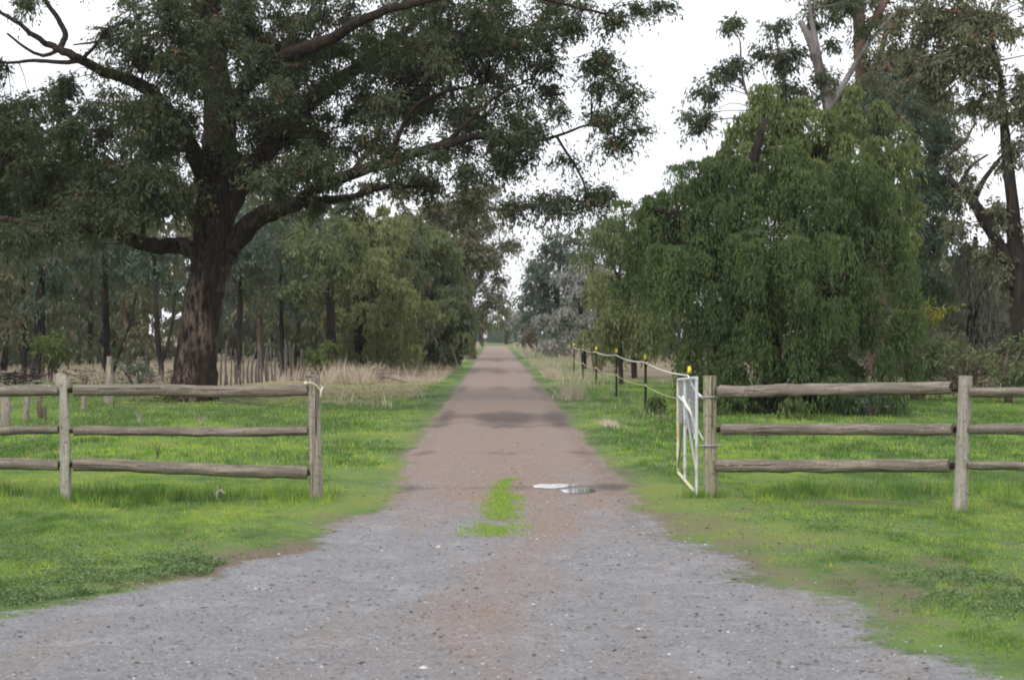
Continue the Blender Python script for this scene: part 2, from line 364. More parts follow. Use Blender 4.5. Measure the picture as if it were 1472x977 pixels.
def grid(xs, ys):
    X, Y = np.meshgrid(xs, ys); nx, ny = len(xs), len(ys)
    i = np.arange(nx*ny).reshape(ny, nx)
    Q = np.stack([i[:-1, :-1], i[:-1, 1:], i[1:, 1:], i[1:, :-1]], -1).reshape(-1, 4)
    return X.ravel(), Y.ravel(), Q
def geo(a, b, s, g):
    o = [a]
    while o[-1] < b: o.append(o[-1]+s); s *= g
    return np.array(o)
xs = geo(0, 560, .14, 1.02); xs = np.concatenate([-xs[:0:-1], xs])
ys = np.concatenate([-geo(0, 60, 1., 1.5)[:0:-1]+6, geo(6, 760, .14, 1.009)])
X, Y, Q = grid(xs, ys)
tt, bb, ss = fields(X, Y)
me = make_mesh('ground', np.stack([X, Y, height(X, Y)], 1), Q, {'tint': ('POINT', tt), 'bare': ('POINT', bb), 'straw': ('POINT', ss)}, True, [M['lawn']])
tag(link('ground', me), 'green paddock ground running back under the trees', None, None, 'structure')

# track sheet: spans edge to edge, rows spaced with distance
ys = np.concatenate([np.linspace(-12, 6, 20)[:-1], geo(6, 255, .1, 1.006)])
nu = 110; u = np.linspace(0, 1, nu); rows = []
L_ = eleft(ys)-.75; R_ = eright(ys)+1.0
X = (L_[:, None]*(1-u)+R_[:, None]*u).ravel(); Y = np.repeat(ys, nu)
i = np.arange(len(ys)*nu).reshape(len(ys), nu); Q = np.stack([i[:-1, :-1], i[:-1, 1:], i[1:, 1:], i[1:, :-1]], -1).reshape(-1, 4)
o = off(X, Y); tt, bb, ss = fields(X, Y)
brown = .85*sstep(14.5, 22.5, Y)+.45*np.exp(-((X-.25-.1*(Y-15))/.35)**2)*sstep(22, 17, Y)*sstep(9, 14, Y)+.12+.3*np.exp(-((X+.1)/.5)**2)*sstep(15, 11, Y)+.25*(Y > 20)*(np.abs(X-.15) < .35)
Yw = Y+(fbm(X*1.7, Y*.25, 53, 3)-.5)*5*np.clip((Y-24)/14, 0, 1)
dark_tone = .55*np.exp(-((Y-21.4-.1*X)/.45)**2)+.85*np.exp(-((Yw-39.5)/2.8)**2-((X-.1)/1.6)**2)+.4*np.exp(-((Yw-36.)/.9)**2)+.3*np.exp(-((Yw-27.6)/.5)**2)+.4*np.exp(-((Yw-60)/3)**2)+.5*np.exp(-((Y-85)/6)**2)+.5*np.exp(-((Y-120)/7)**2)+.25*np.exp(-((Y-14.6)/.5)**2)*(X < .6)  # mask of darker brown bands across the track, with damp mud around the puddles
dark_tone = dark_tone+.38*np.exp(-((X-1.2)/.22)**2)*(Y > 16)*(Y < 70)+.3*np.exp(-((X+.95)/.16)**2)*(Y > 19)*(Y < 70)+.2*np.exp(-((X-.15)/.25)**2)*sstep(19, 23, Y)*(Y < 120)-.14*(np.exp(-((X+.5)/.2)**2)+np.exp(-((X-.75)/.2)**2))*(Y > 18)+.3*(fbm(X*1.2, Y*.35, 51, 3)-.45)*(Y > 20)+.16*(fbm(X*2, Y*1.5, 52, 3)-.5)
mw = np.where((X > 1.) & (Y < 18), .5, .26); moss = sstep(-mw, mw, o)*1.15+sstep(13, 9, Y)*0
med = np.exp(-((X-(.06+.03*(Y-19)))/(.2-.02*(Y-18)))**2)*sstep(16., 17., Y)*sstep(23.5, 21., Y)*(.55+.9*(fbm(X*4, Y*1.6, 71, 3)-.25))
moss = np.maximum(moss, .74*med)+.2*np.exp(-((X-.12)/.15)**2)*sstep(20, 24, Y)*sstep(60, 30, Y)
moss = moss+.3*np.exp(-((X-2.0)/.35)**2-((Y-10.6)/.6)**2)+.35*np.exp(-((X+2.6)/.6)**2-((Y-10.3)/.35)**2)
tt = np.where(med > .2, .62, tt)
rz = .012+.006*np.cos((X-.15)*4.2)*sstep(30, 20, Y)*0
rz = np.where(o > -.15, .012-.055*sstep(-.1, .28, o)+height(X, Y)*sstep(.0, .28, o)*0, .012)
gh = height(X, Y)
rz = np.where(o > .0, np.maximum(gh+.006, -.02)*sstep(0, .1, o)+.012*(1-sstep(0, .1, o)), .012)
me = make_mesh('gravel_road', np.stack([X, Y, rz], 1), Q, {'tint': ('POINT', tt), 'bare': ('POINT', bb), 'straw': ('POINT', ss), 'brown': ('POINT', brown), 'dark_tone': ('POINT', np.clip(dark_tone, 0, 1)), 'moss': ('POINT', np.clip(moss, 0, 1.2))}, True, [M['road']])
tag(link('gravel_road', me), 'straight dirt track with grey gravel apron', None, None, 'structure')

# puddles
def puddle(name, outline, label):
    P = [(gx(a, gd(b_)), gd(b_)) for a, b_ in outline]; n = len(P)
    c_ = np.mean(P, 0); V = [[c_[0], c_[1], .017]]
    pts = []
    for k in range(n):
        for s_ in range(4):
            t_ = s_/4; a = np.array(P[k]); b2 = np.array(P[(k+1) % n]); p = a*(1-t_)+b2*t_
            pts.append(p+(vnoise(np.array([p[0]*9]), np.array([p[1]*9]), 3)[0]-.5)*np.array([.03, .10]))
    V += [[p[0], p[1], .017] for p in pts]; k = len(pts)
    Q = [[0, 1+i, 1+(i+1) % k] for i in range(k)]
    tag(link(name, make_mesh(name, np.array(V), np.array(Q), None, False, [M['water']])), label, None, None, 'structure')
puddle('puddle', [(764, 700), (778, 697.5), (800, 697.6), (832, 697), (834, 699), (818, 701.5), (800, 703.5), (785, 704), (768, 703)], 'longer puddle on the track reflecting white sky')
puddle('puddle', [(806, 706), (822, 704.5), (845, 703.5), (857, 705), (856, 709), (840, 711), (824, 711.5), (812, 710)], 'smaller puddle just in front of the longer one')

# ------------------------------------------------------------------ foliage machinery
def leaves(P, Dn, L, W, rg, tint, jit=.5):
    n = len(P); d = Dn/(np.linalg.norm(Dn, axis=1)[:, None]+1e-9)
    s = np.cross(d, rg.normal(0, 1, (n, 3))); s /= np.linalg.norm(s, axis=1)[:, None]+1e-9
    l = L*rg.uniform(1-jit, 1+jit, n)[:, None]; w_ = W*rg.uniform(.7, 1.3, n)[:, None]/2
    V = np.stack([P, P+d*l*.42+s*w_, P+d*l, P+d*l*.42-s*w_], 1).reshape(-1, 3)
    return V, np.arange(4*n).reshape(-1, 4), tint
def spray(C, Rad, total, L, W, rg, droop=.5, up=.1, weep=0., sq=.8):
    """leafy twigs radiating from every clump centre, bending down at the tips"""
    nC = len(C); per = max(total//nC, 8); ntw = max(per//11, 3); nl = max(per//ntw, 3)
    ct = rg.uniform(0, 1, nC)
    idx = np.repeat(np.arange(nC), ntw)
    d = rg.normal(0, 1, (len(idx), 3)); d[:, 2] = d[:, 2]*sq+up; d /= np.linalg.norm(d, axis=1)[:, None]
    tl = rg.uniform(.55, 1.1, len(idx))*Rad[idx]
    tidx = np.repeat(np.arange(len(idx)), nl)
    s = rg.uniform(.12, 1, len(tidx))
    if weep:
        hd = d.copy(); hd[:, 2] = np.abs(hd[:, 2])*.5
        P = C[idx][tidx]+hd[tidx]*(np.minimum(s, .45)/.45*.6*tl[tidx])[:, None]
        P[:, 2] -= np.maximum(s-.3, 0)*weep*Rad[idx][tidx]*(.6+.8*rg.uniform(0, 1, len(idx))[tidx])
    else:
        P = C[idx][tidx]+d[tidx]*(s*tl[tidx])[:, None]
        P[:, 2] -= droop*.55*s**2*tl[tidx]
    P += rg.normal(0, 1, P.shape)*(L*.28)
    dn = d[tidx]*.55+rg.normal(0, .45, P.shape); dn[:, 2] -= droop*1.6+weep
    tint = np.clip(.28*ct[idx][tidx]+.32*rg.uniform(0, 1, len(idx))[tidx]+.4*rg.uniform(0, 1, len(tidx)), 0, .88)
    brownish = rg.uniform(0, 1, len(idx))[tidx] > .965
    tint[brownish] = .95
    return leaves(P, dn, L, W, rg, tint)
def in_lobes(lobes, D, depth, spacing, rg, shell=.45):
    """clump centres inside ellipsoids given by their outline in the photograph at distance D"""
    C, Rr = [], []
    for lb in lobes:
        cx, cy, rx, ry = lb[:4]; k = lb[4] if len(lb) > 4 else 1.; dD = lb[5] if len(lb) > 5 else 0.
        Dl = D+dD; px = Dl/F; c = pt(cx, cy, Dl); a, c_ = rx*px, ry*px; b_ = max(depth*min(a, 6)/2, .3) if depth else a
        n = max(int(k*(a*c_)/(spacing**2)*2.6), 2)
        v = rg.normal(0, 1, (n, 3)); v /= np.linalg.norm(v, axis=1)[:, None]; r = rg.uniform(shell, 1, n)**.6
        q = v*r[:, None]*np.array([a, b_, c_]); C.append(c+q); Rr.append(np.full(n, spacing)*rg.uniform(.75, 1.75, n))
    return np.concatenate(C), np.concatenate(Rr)
def area(lobes, D): return sum(math.pi*l[2]*l[3]*(l[4] if len(l) > 4 else 1) for l in lobes)*(D/F)**2
def twigs(C, skel, r, rg, sides=4, sag=.0):
    """a thin curved branch from the nearest point of the limbs to each clump"""
    S = np.concatenate(skel); out = []
    for c in C:
        d = np.linalg.norm(S-c, axis=1)+np.maximum(S[:, 2]-c[2], 0)*1.2; s = S[np.argmin(d)]
        m_ = (s+c)/2+rg.normal(0, .06, 3)*np.linalg.norm(c-s)+np.array([0, 0, .08*np.linalg.norm(c-s)])
        P, Rr = smooth_line([s, m_, c], [r, r*.7, r*.25], 3); out.append(tube(P, Rr, sides))
    return out
ALL = []
def tree(name, label, cat, foot, D, limbs, lobes, mat, bark, L=.2, W=.05, cover=2.5, spacing=.7, depth=2., droop=.6, weep=0.,
         group=None, seed=0, twig_r=.02, up=.1, flute=0., rough=.03, sides=10, shell=.45, jit=.05, extra=None, fine=True):
    rg = np.random.default_rng(seed+100)
    root = thing(name, (gx(foot, D), D, float(height(np.array([gx(foot, D)]), np.array([D]))[0])), label, cat, group)
    tubes_, skel = [], []
    for k, lb in enumerate(limbs):
        P = [pt(q[0], q[1], D+(q[3] if len(q) > 3 else 0)) for q in lb]; Rr = [q[2]/2*(D/F) for q in lb]
        P, Rr = smooth_line(P, Rr, 5, jit*Rr[-1] if k == 0 else jit*.6*max(Rr[0], .05), seed+k)
        tubes_.append(tube(P, Rr, sides, rough, seed+k, False, flute)); skel.append(P)
    C, Rr = in_lobes(lobes, D, depth, spacing, rg, shell)
    tw = twigs(C, skel, twig_r, rg) if twig_r else []
    part('trunk', merge(tubes_+tw), bark, root)
    V, Q, tn = spray(C, Rr, int(cover*area(lobes, D)/(.35*L*W)), L, W, rg, droop, up, weep)
    if extra:
        V2, Q2, t2 = extra(rg); Q = np.concatenate([Q, Q2+len(V)]); V = np.concatenate([V, V2]); tn = np.concatenate([tn, t2])
    part('crown', (V, Q), mat, root, False, None, {'tint': ('FACE', tn)})
    ALL.append(root); return root

# ------------------------------------------------------------------ the big gum at the left of the track
B = 48.5
big_limbs = [
 [(276, 588, 92), (278, 574, 76), (281, 548, 66), (286, 484, 56), (295, 423, 53), (304, 372, 60), (308, 320, 54), (313, 250, 52), (316, 170, 46, .3), (308, 90, 38, .6), (302, 10, 32, 1), (300, -90, 24, 1), (296, -190, 12, 1)],
 [(300, 372, 30), (262, 354, 24), (225, 353, 21, -.5), (198, 348, 20, -1), (168, 336, 18, -1.5), (130, 327, 15, -2), (80, 330, 11, -2.4), (20, 318, 8, -3), (-60, 300, 5, -3)],
 [(312, 385, 34), (332, 352, 34), (362, 320, 29, -.4), (392, 303, 25, -.8), (425, 293, 20, -1.2), (460, 268, 17, -1.5), (500, 250, 12, -2), (560, 236, 8, -2)],
 [(425, 293, 16, -1.2), (470, 288, 13, -1.5), (505, 284, 10, -1.8), (545, 270, 8, -2), (600, 268, 5, -2)],
 [(470, 268, 14, -1.5), (510, 248, 17, -1.8), (560, 232, 15, -2.2), (605, 218, 13, -2.6), (645, 206, 12, -3), (690, 196, 9, -3), (745, 205, 6, -3), (800, 196, 4, -3), (850, 180, 3, -3), (890, 200, 2, -3)],
 [(316, 330, 34), (345, 265, 32, .8), (400, 200, 28, 1.5), (455, 140, 24, 2), (520, 90, 17, 2.4), (590, 40, 12, 3), (660, -10, 9, 3), (740, -40, 6, 3)],
 [(330, 150, 22), (370, 110, 22, -1), (405, 84, 21, -2), (440, 70, 19, -2.6), (476, 55, 16, -3), (540, 20, 12, -4), (620, 0, 8, -4), (720, -20, 6, -4), (800, 5, 4, -4), (870, 20, 3, -4)],
 [(308, 300, 30), (285, 230, 26, -.8), (245, 165, 20, -1.8), (215, 130, 18, -2.2), (175, 110, 15, -2.5), (148, 102, 14, -2.6), (112, 84, 12, -3), (85, 72, 11, -3), (62, 60, 8, -3), (30, 35, 6, -3), (-15, 8, 4, -3)],
 [(85, 72, 9, -3), (94, 50, 8, -3), (84, 28, 7, -3), (65, 0, 6, -3), (50, -40, 4, -3)],
 [(120, 86, 8, -3), (92, 90, 6, -3), (50, 87, 5, -3), (10, 90, 4, -3), (-30, 80, 3, -3)],
 [(85, 72, 6, -3), (62, 80, 5, -3), (38, 70, 4, -3), (10, 48, 3, -3)],
 [(120, 84, 6, -3), (140, 62, 4, -3.4), (128, 62, 3, -3.4), (105, 65, 2, -3.4)],
 [(300, 372, 22), (270, 300, 18, 1.2), (225, 280, 13, 2), (170, 250, 10, 3), (110, 230, 6, 3)],
 [(560, 232, 8, -2.2), (575, 190, 7, -2), (600, 150, 6, -2), (650, 130, 4, -2), (700, 118, 3, -2)],
 [(640, 207, 7, -3), (700, 150, 5, -2.8), (720, 135, 3, -2.8), (770, 110, 2, -2.8)],
 [(800, 196, 4, -3), (838, 260, 3, -3), (840, 290, 2, -3)],
 [(205, 350, 7, -1), (205, 322, 7, -1.2), (202, 300, 6, -1.4), (190, 260, 4, -1.5)],
 [(506, 249, 9, -1.8), (540, 200, 6, -1.4), (560, 150, 4, -1.2), (600, 110, 2.5, -1.2)],
]
big_lobes = [  # x, y, rx, ry, density, depth offset
 (120, 200, 150, 90, 1.2, -1), (40, 250, 110, 75, 1.2, 1), (180, 280, 110, 50, .9, -2), (60, 165, 90, 40, 1.1, -2), (222, 60, 72, 75, 1.1, -3), (60, 315, 90, 26, .9, -3.5),
 (235, 120, 62, 90, 1.1, -2.5), (372, 120, 50, 60, .7, -2.), (225, 220, 58, 80, 1., -2.5), (560, 200, 60, 30, .7, -3), (500, 235, 50, 24, .5, -3.5), (400, 270, 50, 26, .6, -3), (300, 30, 50, 50, .7, -2), (380, 50, 66, 70, 1., -2), (300, 60, 60, 60, .8, 3), (360, 200, 75, 75, .85, 2.5), (410, 140, 70, 70, .9, 2), (400, 240, 70, 50, .8, -2.5),
 (430, 30, 110, 60, 1.15, -1), (530, 110, 110, 70, 1.05, 0), (500, 180, 60, 50, .7, 1), (610, 40, 110, 60, 1.15, -2), (640, 120, 90, 60, .95, 0), (590, 60, 80, 60, 1, 3),
 (720, 30, 90, 50, 1., -3), (740, 110, 60, 45, .75, -2), (800, 20, 60, 38, .95, -3), (560, 190, 60, 35, .6, -1), (660, 190, 70, 36, .8, -2), (720, 200, 70, 34, 1.0, -3), (700, 240, 50, 28, .8, -3),
 (725, 290, 22, 28, 1.0, -3), (640, 285, 45, 20, .5, -1), (560, 262, 60, 26, .55, -1), (470, 300, 60, 14, .35, -2), (850, 62, 26, 46, .5, -3), (872, 95, 14, 18, .5, -3),
 (850, 160, 48, 40, .5, -3), (900, 175, 26, 28, .45, -3), (870, 215, 34, 26, .45, -3), (812, 285, 20, 15, .6, -3), (850, 285, 18, 20, .45, -3), (868, 282, 12, 12, .8, -3), (775, 300, 12, 10, .4, -3), (905, 130, 12, 12, .3, -3),
 (935, 8, 20, 16, .9, -3), (880, 20, 24, 20, .6, -3), (0, 105, 22, 14, .7, -2), (60, 2, 40, 12, .3, -3), (-90, 190, 100, 110, 1, 0), (-110, 40, 90, 70, .8, 0),
 (560, 120, 330, 170, .32, -1), (760, 110, 160, 150, .16, -2), (270, 190, 230, 140, .3, 3.5), (250, -60, 250, 60, 1, 0), (600, -60, 220, 50, 1, 0), (120, 330, 130, 22, .55, -2), (440, 225, 40, 60, .5, 0), (20, 330, 70, 30, .8, 1),
]
big = tree('gum_tree', 'huge old gum tree with thick reddish brown trunk beside the left fence', 'tree', 283, B, big_limbs, big_lobes, M['gum'], M['bark_big'],
     L=.1, W=.036, cover=2.75, spacing=.46, depth=1.5, droop=.5, seed=3, twig_r=.014, flute=.022, rough=.03, sides=30, jit=.12)

# ------------------------------------------------------------------ right: pepper tree in front, gums behind
PD = 40.5
def strands_extra(rg):
    return spray(*in_lobes([(1100, 560, 190, 30, 1.2, -.5), (1240, 575, 60, 22, .8, .0)], PD, 2., .4, rg), 9000, .1, .032, rg, .9, 0, 1.1)
tree('pepper_tree', 'broad dark green weeping pepper tree behind the right hand fence', 'tree', 1110, PD,
     [[(1110, 612, 40), (1112, 560, 34), (1105, 480, 30), (1090, 380, 26), (1080, 260, 18), (1100, 170, 8)], [(1112, 560, 22), (1160, 470, 20), (1200, 350, 15), (1240, 230, 8)],
      [(1105, 520, 20), (1040, 420, 16), (980, 320, 10), (940, 300, 6)], [(1160, 600, 22), (1170, 500, 20), (1210, 400, 14), (1270, 330, 8)], [(1075, 605, 16), (1050, 540, 14), (1000, 450, 10), (950, 430, 6)]],
     [(1000, 320, 100, 70, .8, .8), (1120, 330, 160, 130, .7, 1.), (1130, 230, 120, 40, .6, .5), (1070, 265, 90, 60, .9, 0), (1170, 260, 90, 60, .9, 0), (1250, 300, 70, 70, .9, .5), (960, 330, 70, 50, .9, 0), (915, 380, 46, 40, .9, .5), (985, 400, 80, 70, .9, -.6),
      (1075, 400, 80, 70, .9, -1.), (1180, 390, 90, 70, .9, -1.2), (1270, 400, 56, 90, .9, 0), (1030, 500, 80, 50, .8, -.5), (1130, 480, 60, 60, .8, -1), (1215, 500, 70, 60, .8, -.6), (1290, 500, 36, 60, .7, .2), (940, 290, 50, 34, .9, .3), (1000, 250, 46, 34, .8, .2),
      (1190, 470, 80, 110, .8, 1.3), (1120, 540, 120, 44, .8, .6), (1030, 520, 50, 50, .7, .5), (1240, 560, 60, 34, .8, .6)],
     M['pepper'], M['bark_dark'], L=.078, W=.024, cover=3.4, spacing=.36, depth=1.7, droop=.8, weep=2.1, seed=11, twig_r=.009, shell=.45, extra=strands_extra)
tree('feathery_tree', 'yellow green feathery tree whose top shows just above the pepper tree', 'tree', 1180, 46,
     [[(1180, 590, 26), (1180, 450, 22), (1175, 320, 16), (1170, 220, 8)], [(1178, 380, 12), (1240, 260, 7), (1270, 200, 4)], [(1178, 360, 10), (1110, 260, 7), (1080, 210, 4)], [(1178, 400, 10), (1040, 300, 7), (1000, 260, 4)]],
     [(1080, 195, 46, 44, 1), (1130, 180, 44, 44, 1), (1180, 200, 46, 40, 1), (1235, 185, 50, 52, 1), (1280, 220, 40, 50, 1), (1150, 240, 130, 50, .8), (1295, 290, 34, 60, .9), (1040, 235, 40, 36, .9), (1110, 145, 22, 18, .8), (1090, 130, 16, 14, .6), (1225, 140, 24, 18, .7), (1300, 380, 28, 80, .7), (1180, 190, 120, 30, .9, 0), (1160, 160, 70, 22, .7, 0)],
     M['feathery'], M['bark_dark'], L=.11, W=.035, cover=3., spacing=.4, weep=1.3, seed=27, twig_r=.01)
tree('gum_tree', 'tall gum with bare pale leaning trunk rising above the pepper tree', 'tree', 1205, 62,
     [[(1215, 545, 26), (1208, 400, 22), (1200, 250, 17), (1190, 160, 14), (1183, 120, 13), (1172, 60, 10), (1167, 30, 7), (1163, 0, 5)], [(1183, 120, 14), (1165, 60, 12), (1150, 30, 8)],
      [(1200, 250, 9), (1140, 200, 7), (1085, 150, 5), (1068, 115, 4), (1064, 60, 2.5)], [(1190, 220, 7), (1140, 150, 5), (1120, 90, 4), (1118, 50, 2)], [(1190, 160, 10), (1225, 100, 8), (1250, 60, 6), (1285, 20, 4)]],
     [(1064, 40, 32, 22, .6), (1070, 75, 26, 26, .5), (1120, 62, 32, 34, .9), (1150, 95, 30, 26, .6), (1015, 140, 32, 42, .75), (1040, 110, 16, 20, .3), (1200, 15, 50, 26, .9), (1130, 120, 34, 40, .8), (1185, 90, 26, 30, .5), (1150, 140, 30, 28, .9), (1240, 40, 26, 24, .7), (1000, 175, 22, 20, .7)],
     M['gum'], M['bark_pale'], L=.15, W=.05, cover=3.1, spacing=.45, seed=21, twig_r=.02)
tree('gum_tree', 'tall gum with thick pinkish brown trunk cut off by the top edge', 'tree', 1250, 66,
     [[(1262, 540, 36), (1255, 300, 26), (1240, 120, 21), (1236, 60, 19), (1234, 0, 17), (1230, -80, 14)], [(1236, 60, 14), (1262, 20, 12), (1290, -30, 8)], [(1245, 190, 14), (1268, 70, 9), (1282, 20, 6)], [(1236, 30, 12), (1210, 0, 10), (1190, -40, 7)]],
     [(1300, 120, 60, 60, 1.), (1270, 110, 50, 40, 1), (1230, 150, 50, 40, .9), (1200, -20, 70, 30, 1), (1300, 10, 50, 28, .8), (1280, 150, 50, 40, 1), (1350, 190, 30, 80, .9), (1230, 120, 50, 34, 1., -2), (1270, 170, 60, 40, 1, -2)],
     M['gum_olive'], M['bark_pink'], L=.15, W=.05, cover=3.1, spacing=.45, seed=22)
tree('gum_tree', 'spreading gum with dark forked trunk at the right edge', 'tree', 1475, 54,
     [[(1476, 560, 40), (1470, 450, 34), (1462, 380, 28), (1455, 290, 18), (1447, 220, 16), (1442, 160, 12), (1436, 100, 8), (1420, 40, 5)], [(1468, 420, 22), (1440, 360, 20), (1405, 300, 16), (1385, 275, 13), (1370, 262, 9), (1362, 245, 4)],
      [(1400, 290, 10), (1412, 262, 8), (1440, 225, 5)], [(1378, 268, 6), (1395, 240, 5), (1420, 222, 3)], [(1470, 430, 18), (1500, 300, 14), (1520, 150, 10)]],
     [(1330, 45, 70, 42, 1.1), (1400, 60, 70, 50, 1.1), (1380, 110, 60, 38, .8), (1450, 150, 40, 60, .8), (1420, 180, 30, 40, .5), (1390, 180, 26, 60, .4), (1340, 100, 50, 40, .9), (1460, 220, 26, 44, .5), (1465, 300, 40, 30, .9), (1420, 330, 50, 30, .9), (1455, 370, 40, 40, .8), (1440, 10, 60, 30, .8), (1350, 0, 60, 30, 1), (1540, 150, 70, 100, .9), (1530, 300, 60, 80, .9), (1395, 265, 12, 10, .5)],
     M['gum_olive'], M['bark_dark'], L=.14, W=.048, cover=3.1, spacing=.45, seed=23, twig_r=.02)
tree('gum_tree', 'gum with long reddish bare branches between the two tall trunks', 'tree', 1310, 58,
     [[(1310, 560, 16), (1315, 400, 13), (1318, 250, 11), (1322, 140, 9), (1350, 88, 10), (1385, 62, 8), (1420, 36, 5), (1435, 5, 3)], [(1320, 150, 9), (1345, 95, 8), (1368, 68, 5)], [(1320, 180, 8), (1290, 120, 6), (1270, 80, 4)], [(1318, 250, 8), (1380, 210, 5), (1400, 180, 3)]],
     [(1300, 170, 46, 50, .9), (1340, 230, 36, 60, 1.2), (1345, 300, 34, 60, 1.3), (1335, 370, 34, 50, 1.1), (1320, 330, 40, 70, 1., -1.5), (1315, 240, 34, 50, 1., -1.5), (1370, 150, 30, 40, .5), (1310, 110, 40, 30, .6), (1325, 440, 30, 40, .8)],
     M['gum_blue'], M['bark_pink'], L=.13, W=.048, cover=3.1, spacing=.45, seed=24)
# pale weeping tree and shrubs behind the right paddock
tree('weeping_tree', 'pale grey brown weeping tree with trailing twigs at far right', 'tree', 1400, 58,
     [[(1395, 560, 20), (1398, 480, 18), (1400, 400, 13), (1402, 340, 6)], [(1398, 450, 10), (1430, 390, 6)]], [(1400, 350, 40, 36, 1), (1430, 370, 38, 30, .9), (1395, 420, 50, 50, 1), (1420, 470, 46, 50, .8), (1375, 480, 30, 50, .7)],
     M['grey_tw'], M['bark_dark'], L=.2, W=.03, cover=1.8, spacing=.55, weep=2.4, seed=25)
def shrub(label, foot, D, lobes, mat, cover=2.2, L=.14, W=.045, seed=0, weep=0., spacing=.4, bark='bark_brown', group=None, cat='shrub', name='shrub'):
    cx = np.mean([l[0] for l in lobes]); cy = min(l[1] for l in lobes); fy = HY+EYE*F/D+3
    limbs = [[(foot+dx*.2, fy, 6), (foot+dx*.6, (fy+cy)/2, 4), (cx+dx*1.4, cy, 1.5)] for dx in (-14, 0, 13)]
    return tree(name, label, cat, foot, D, limbs, lobes, mat, M[bark], L, W, cover, spacing, 2., .3, weep, group, seed, .008, sides=6)
shrub('shrub with bright yellow green top beside the pepper tree', 1325, 50, [(1325, 448, 34, 16, 1.), (1300, 462, 16, 12, .8), (1345, 455, 16, 12, .8)], M['yellow'], seed=31, cover=1.6)
shrub('rounded olive shrub under the yellow topped shrub', 1315, 48, [(1310, 500, 50, 45, 1.), (1345, 520, 40, 35, 1)], M['acacia_dk'], seed=32, L=.15, cover=1.8)
shrub('low olive brown shrub below the weeping grey tree', 1390, 49, [(1400, 525, 50, 34, 1.)], M['brown'], seed=33, L=.15, cover=1.6)
shrub('olive green shrub at the right edge below the forked gum', 1450, 47, [(1450, 515, 50, 42, 1.), (1490, 500, 40, 40, 1)], M['acacia_dk'], seed=34, L=.15, cover=1.8)
shrub('low bluish shrub at the right foot of the pepper tree', 1255, 39.5, [(1250, 572, 40, 24, 1.), (1225, 585, 34, 14, 1)], M['gum_blue'], seed=35, L=.1, cover=2.)

# trees down the right side of the track
tree('roadside_tree', 'blue green gum just behind the left shoulder of the pepper tree', 'tree', 900, 72, [[(912, 545, 9), (908, 450, 8), (900, 360, 6), (895, 300, 3)], [(905, 430, 5), (880, 380, 3)]],
     [(900, 320, 40, 40, 1), (870, 350, 40, 40, .8), (910, 400, 50, 60, 1), (940, 350, 40, 60, 1), (870, 420, 30, 46, .8), (905, 470, 40, 40, .9)], M['acacia_dk'], M['bark_dark'], L=.17, W=.05, cover=2.8, spacing=.6, weep=1., seed=41)
tree('roadside_tree', 'olive green drooping tree right of the silver grey one', 'tree', 880, 64, [[(893, 555, 7), (889, 470, 7), (880, 400, 4)]],
     [(885, 430, 40, 46, 1), (870, 465, 36, 34, 1), (915, 455, 40, 44, 1), (940, 440, 40, 50, 1)], M['acacia'], M['bark_dark'], L=.14, W=.04, cover=2.6, spacing=.5, weep=1.6, seed=42)
tree('roadside_tree', 'silver grey foliaged tree on the right of the track', 'tree', 830, 92, [[(840, 530, 8), (836, 460, 7), (830, 410, 4)]],
     [(845, 385, 30, 28, 1), (815, 410, 30, 28, 1), (850, 430, 30, 34, 1), (800, 445, 26, 30, .9), (830, 470, 36, 30, 1), (800, 480, 26, 20, .8)], M['silver'], M['bark_dark'], L=.2, W=.055, cover=2.6, spacing=.7, weep=.6, seed=43)
tree('roadside_tree', 'tall dark green rounded tree behind the silver grey one', 'tree', 800, 150, [[(800, 510, 12), (800, 440, 9), (805, 380, 5)]],
     [(800, 375, 36, 30, 1), (780, 410, 30, 40, 1), (830, 360, 34, 30, 1), (770, 440, 24, 40, 1), (860, 335, 30, 28, .9), (800, 440, 40, 50, 1), (768, 385, 14, 18, .7)], M['gum_blue'], M['bark_dark'], L=.34, W=.1, cover=2.8, spacing=1., seed=44)
tree('roadside_tree', 'pale grey green small tree at the far end right of the track', 'tree', 752, 210, [[(753, 501, 7), (752, 470, 5), (752, 440, 3)]],
     [(752, 440, 13, 22, 1), (757, 462, 14, 20, 1), (745, 470, 10, 14, .9)], M['silver'], M['bark_dark'], L=.4, W=.12, cover=2.4, spacing=1., seed=45)
tree('roadside_tree', 'small blue green tree closing the far end of the track', 'tree', 728, 290, [[(728, 495, 6), (728, 470, 4), (730, 440, 2)]],
     [(730, 458, 11, 14, 1), (737, 468, 12, 12, 1)], M['gum_blue'], M['bark_dark'], L=.5, W=.15, cover=2.4, spacing=1.2, seed=46)
shrub('brownish bush beside the far right end of the track', 772, 170, [(772, 487, 16, 14, 1.)], M['brown'], seed=47, L=.3, W=.1, spacing=.9)
shrub('dark bush below the tall dark roadside tree', 795, 135, [(795, 490, 20, 16, 1.)], M['gum_blue'], seed=48, L=.3, W=.09, spacing=.9)
shrub('dark green bush behind the capped wire fence posts', 860, 84, [(850, 490, 30, 15, 1.), (885, 492, 26, 15, 1)], M['acacia_dk'], seed=49, L=.18, W=.06, spacing=.6)

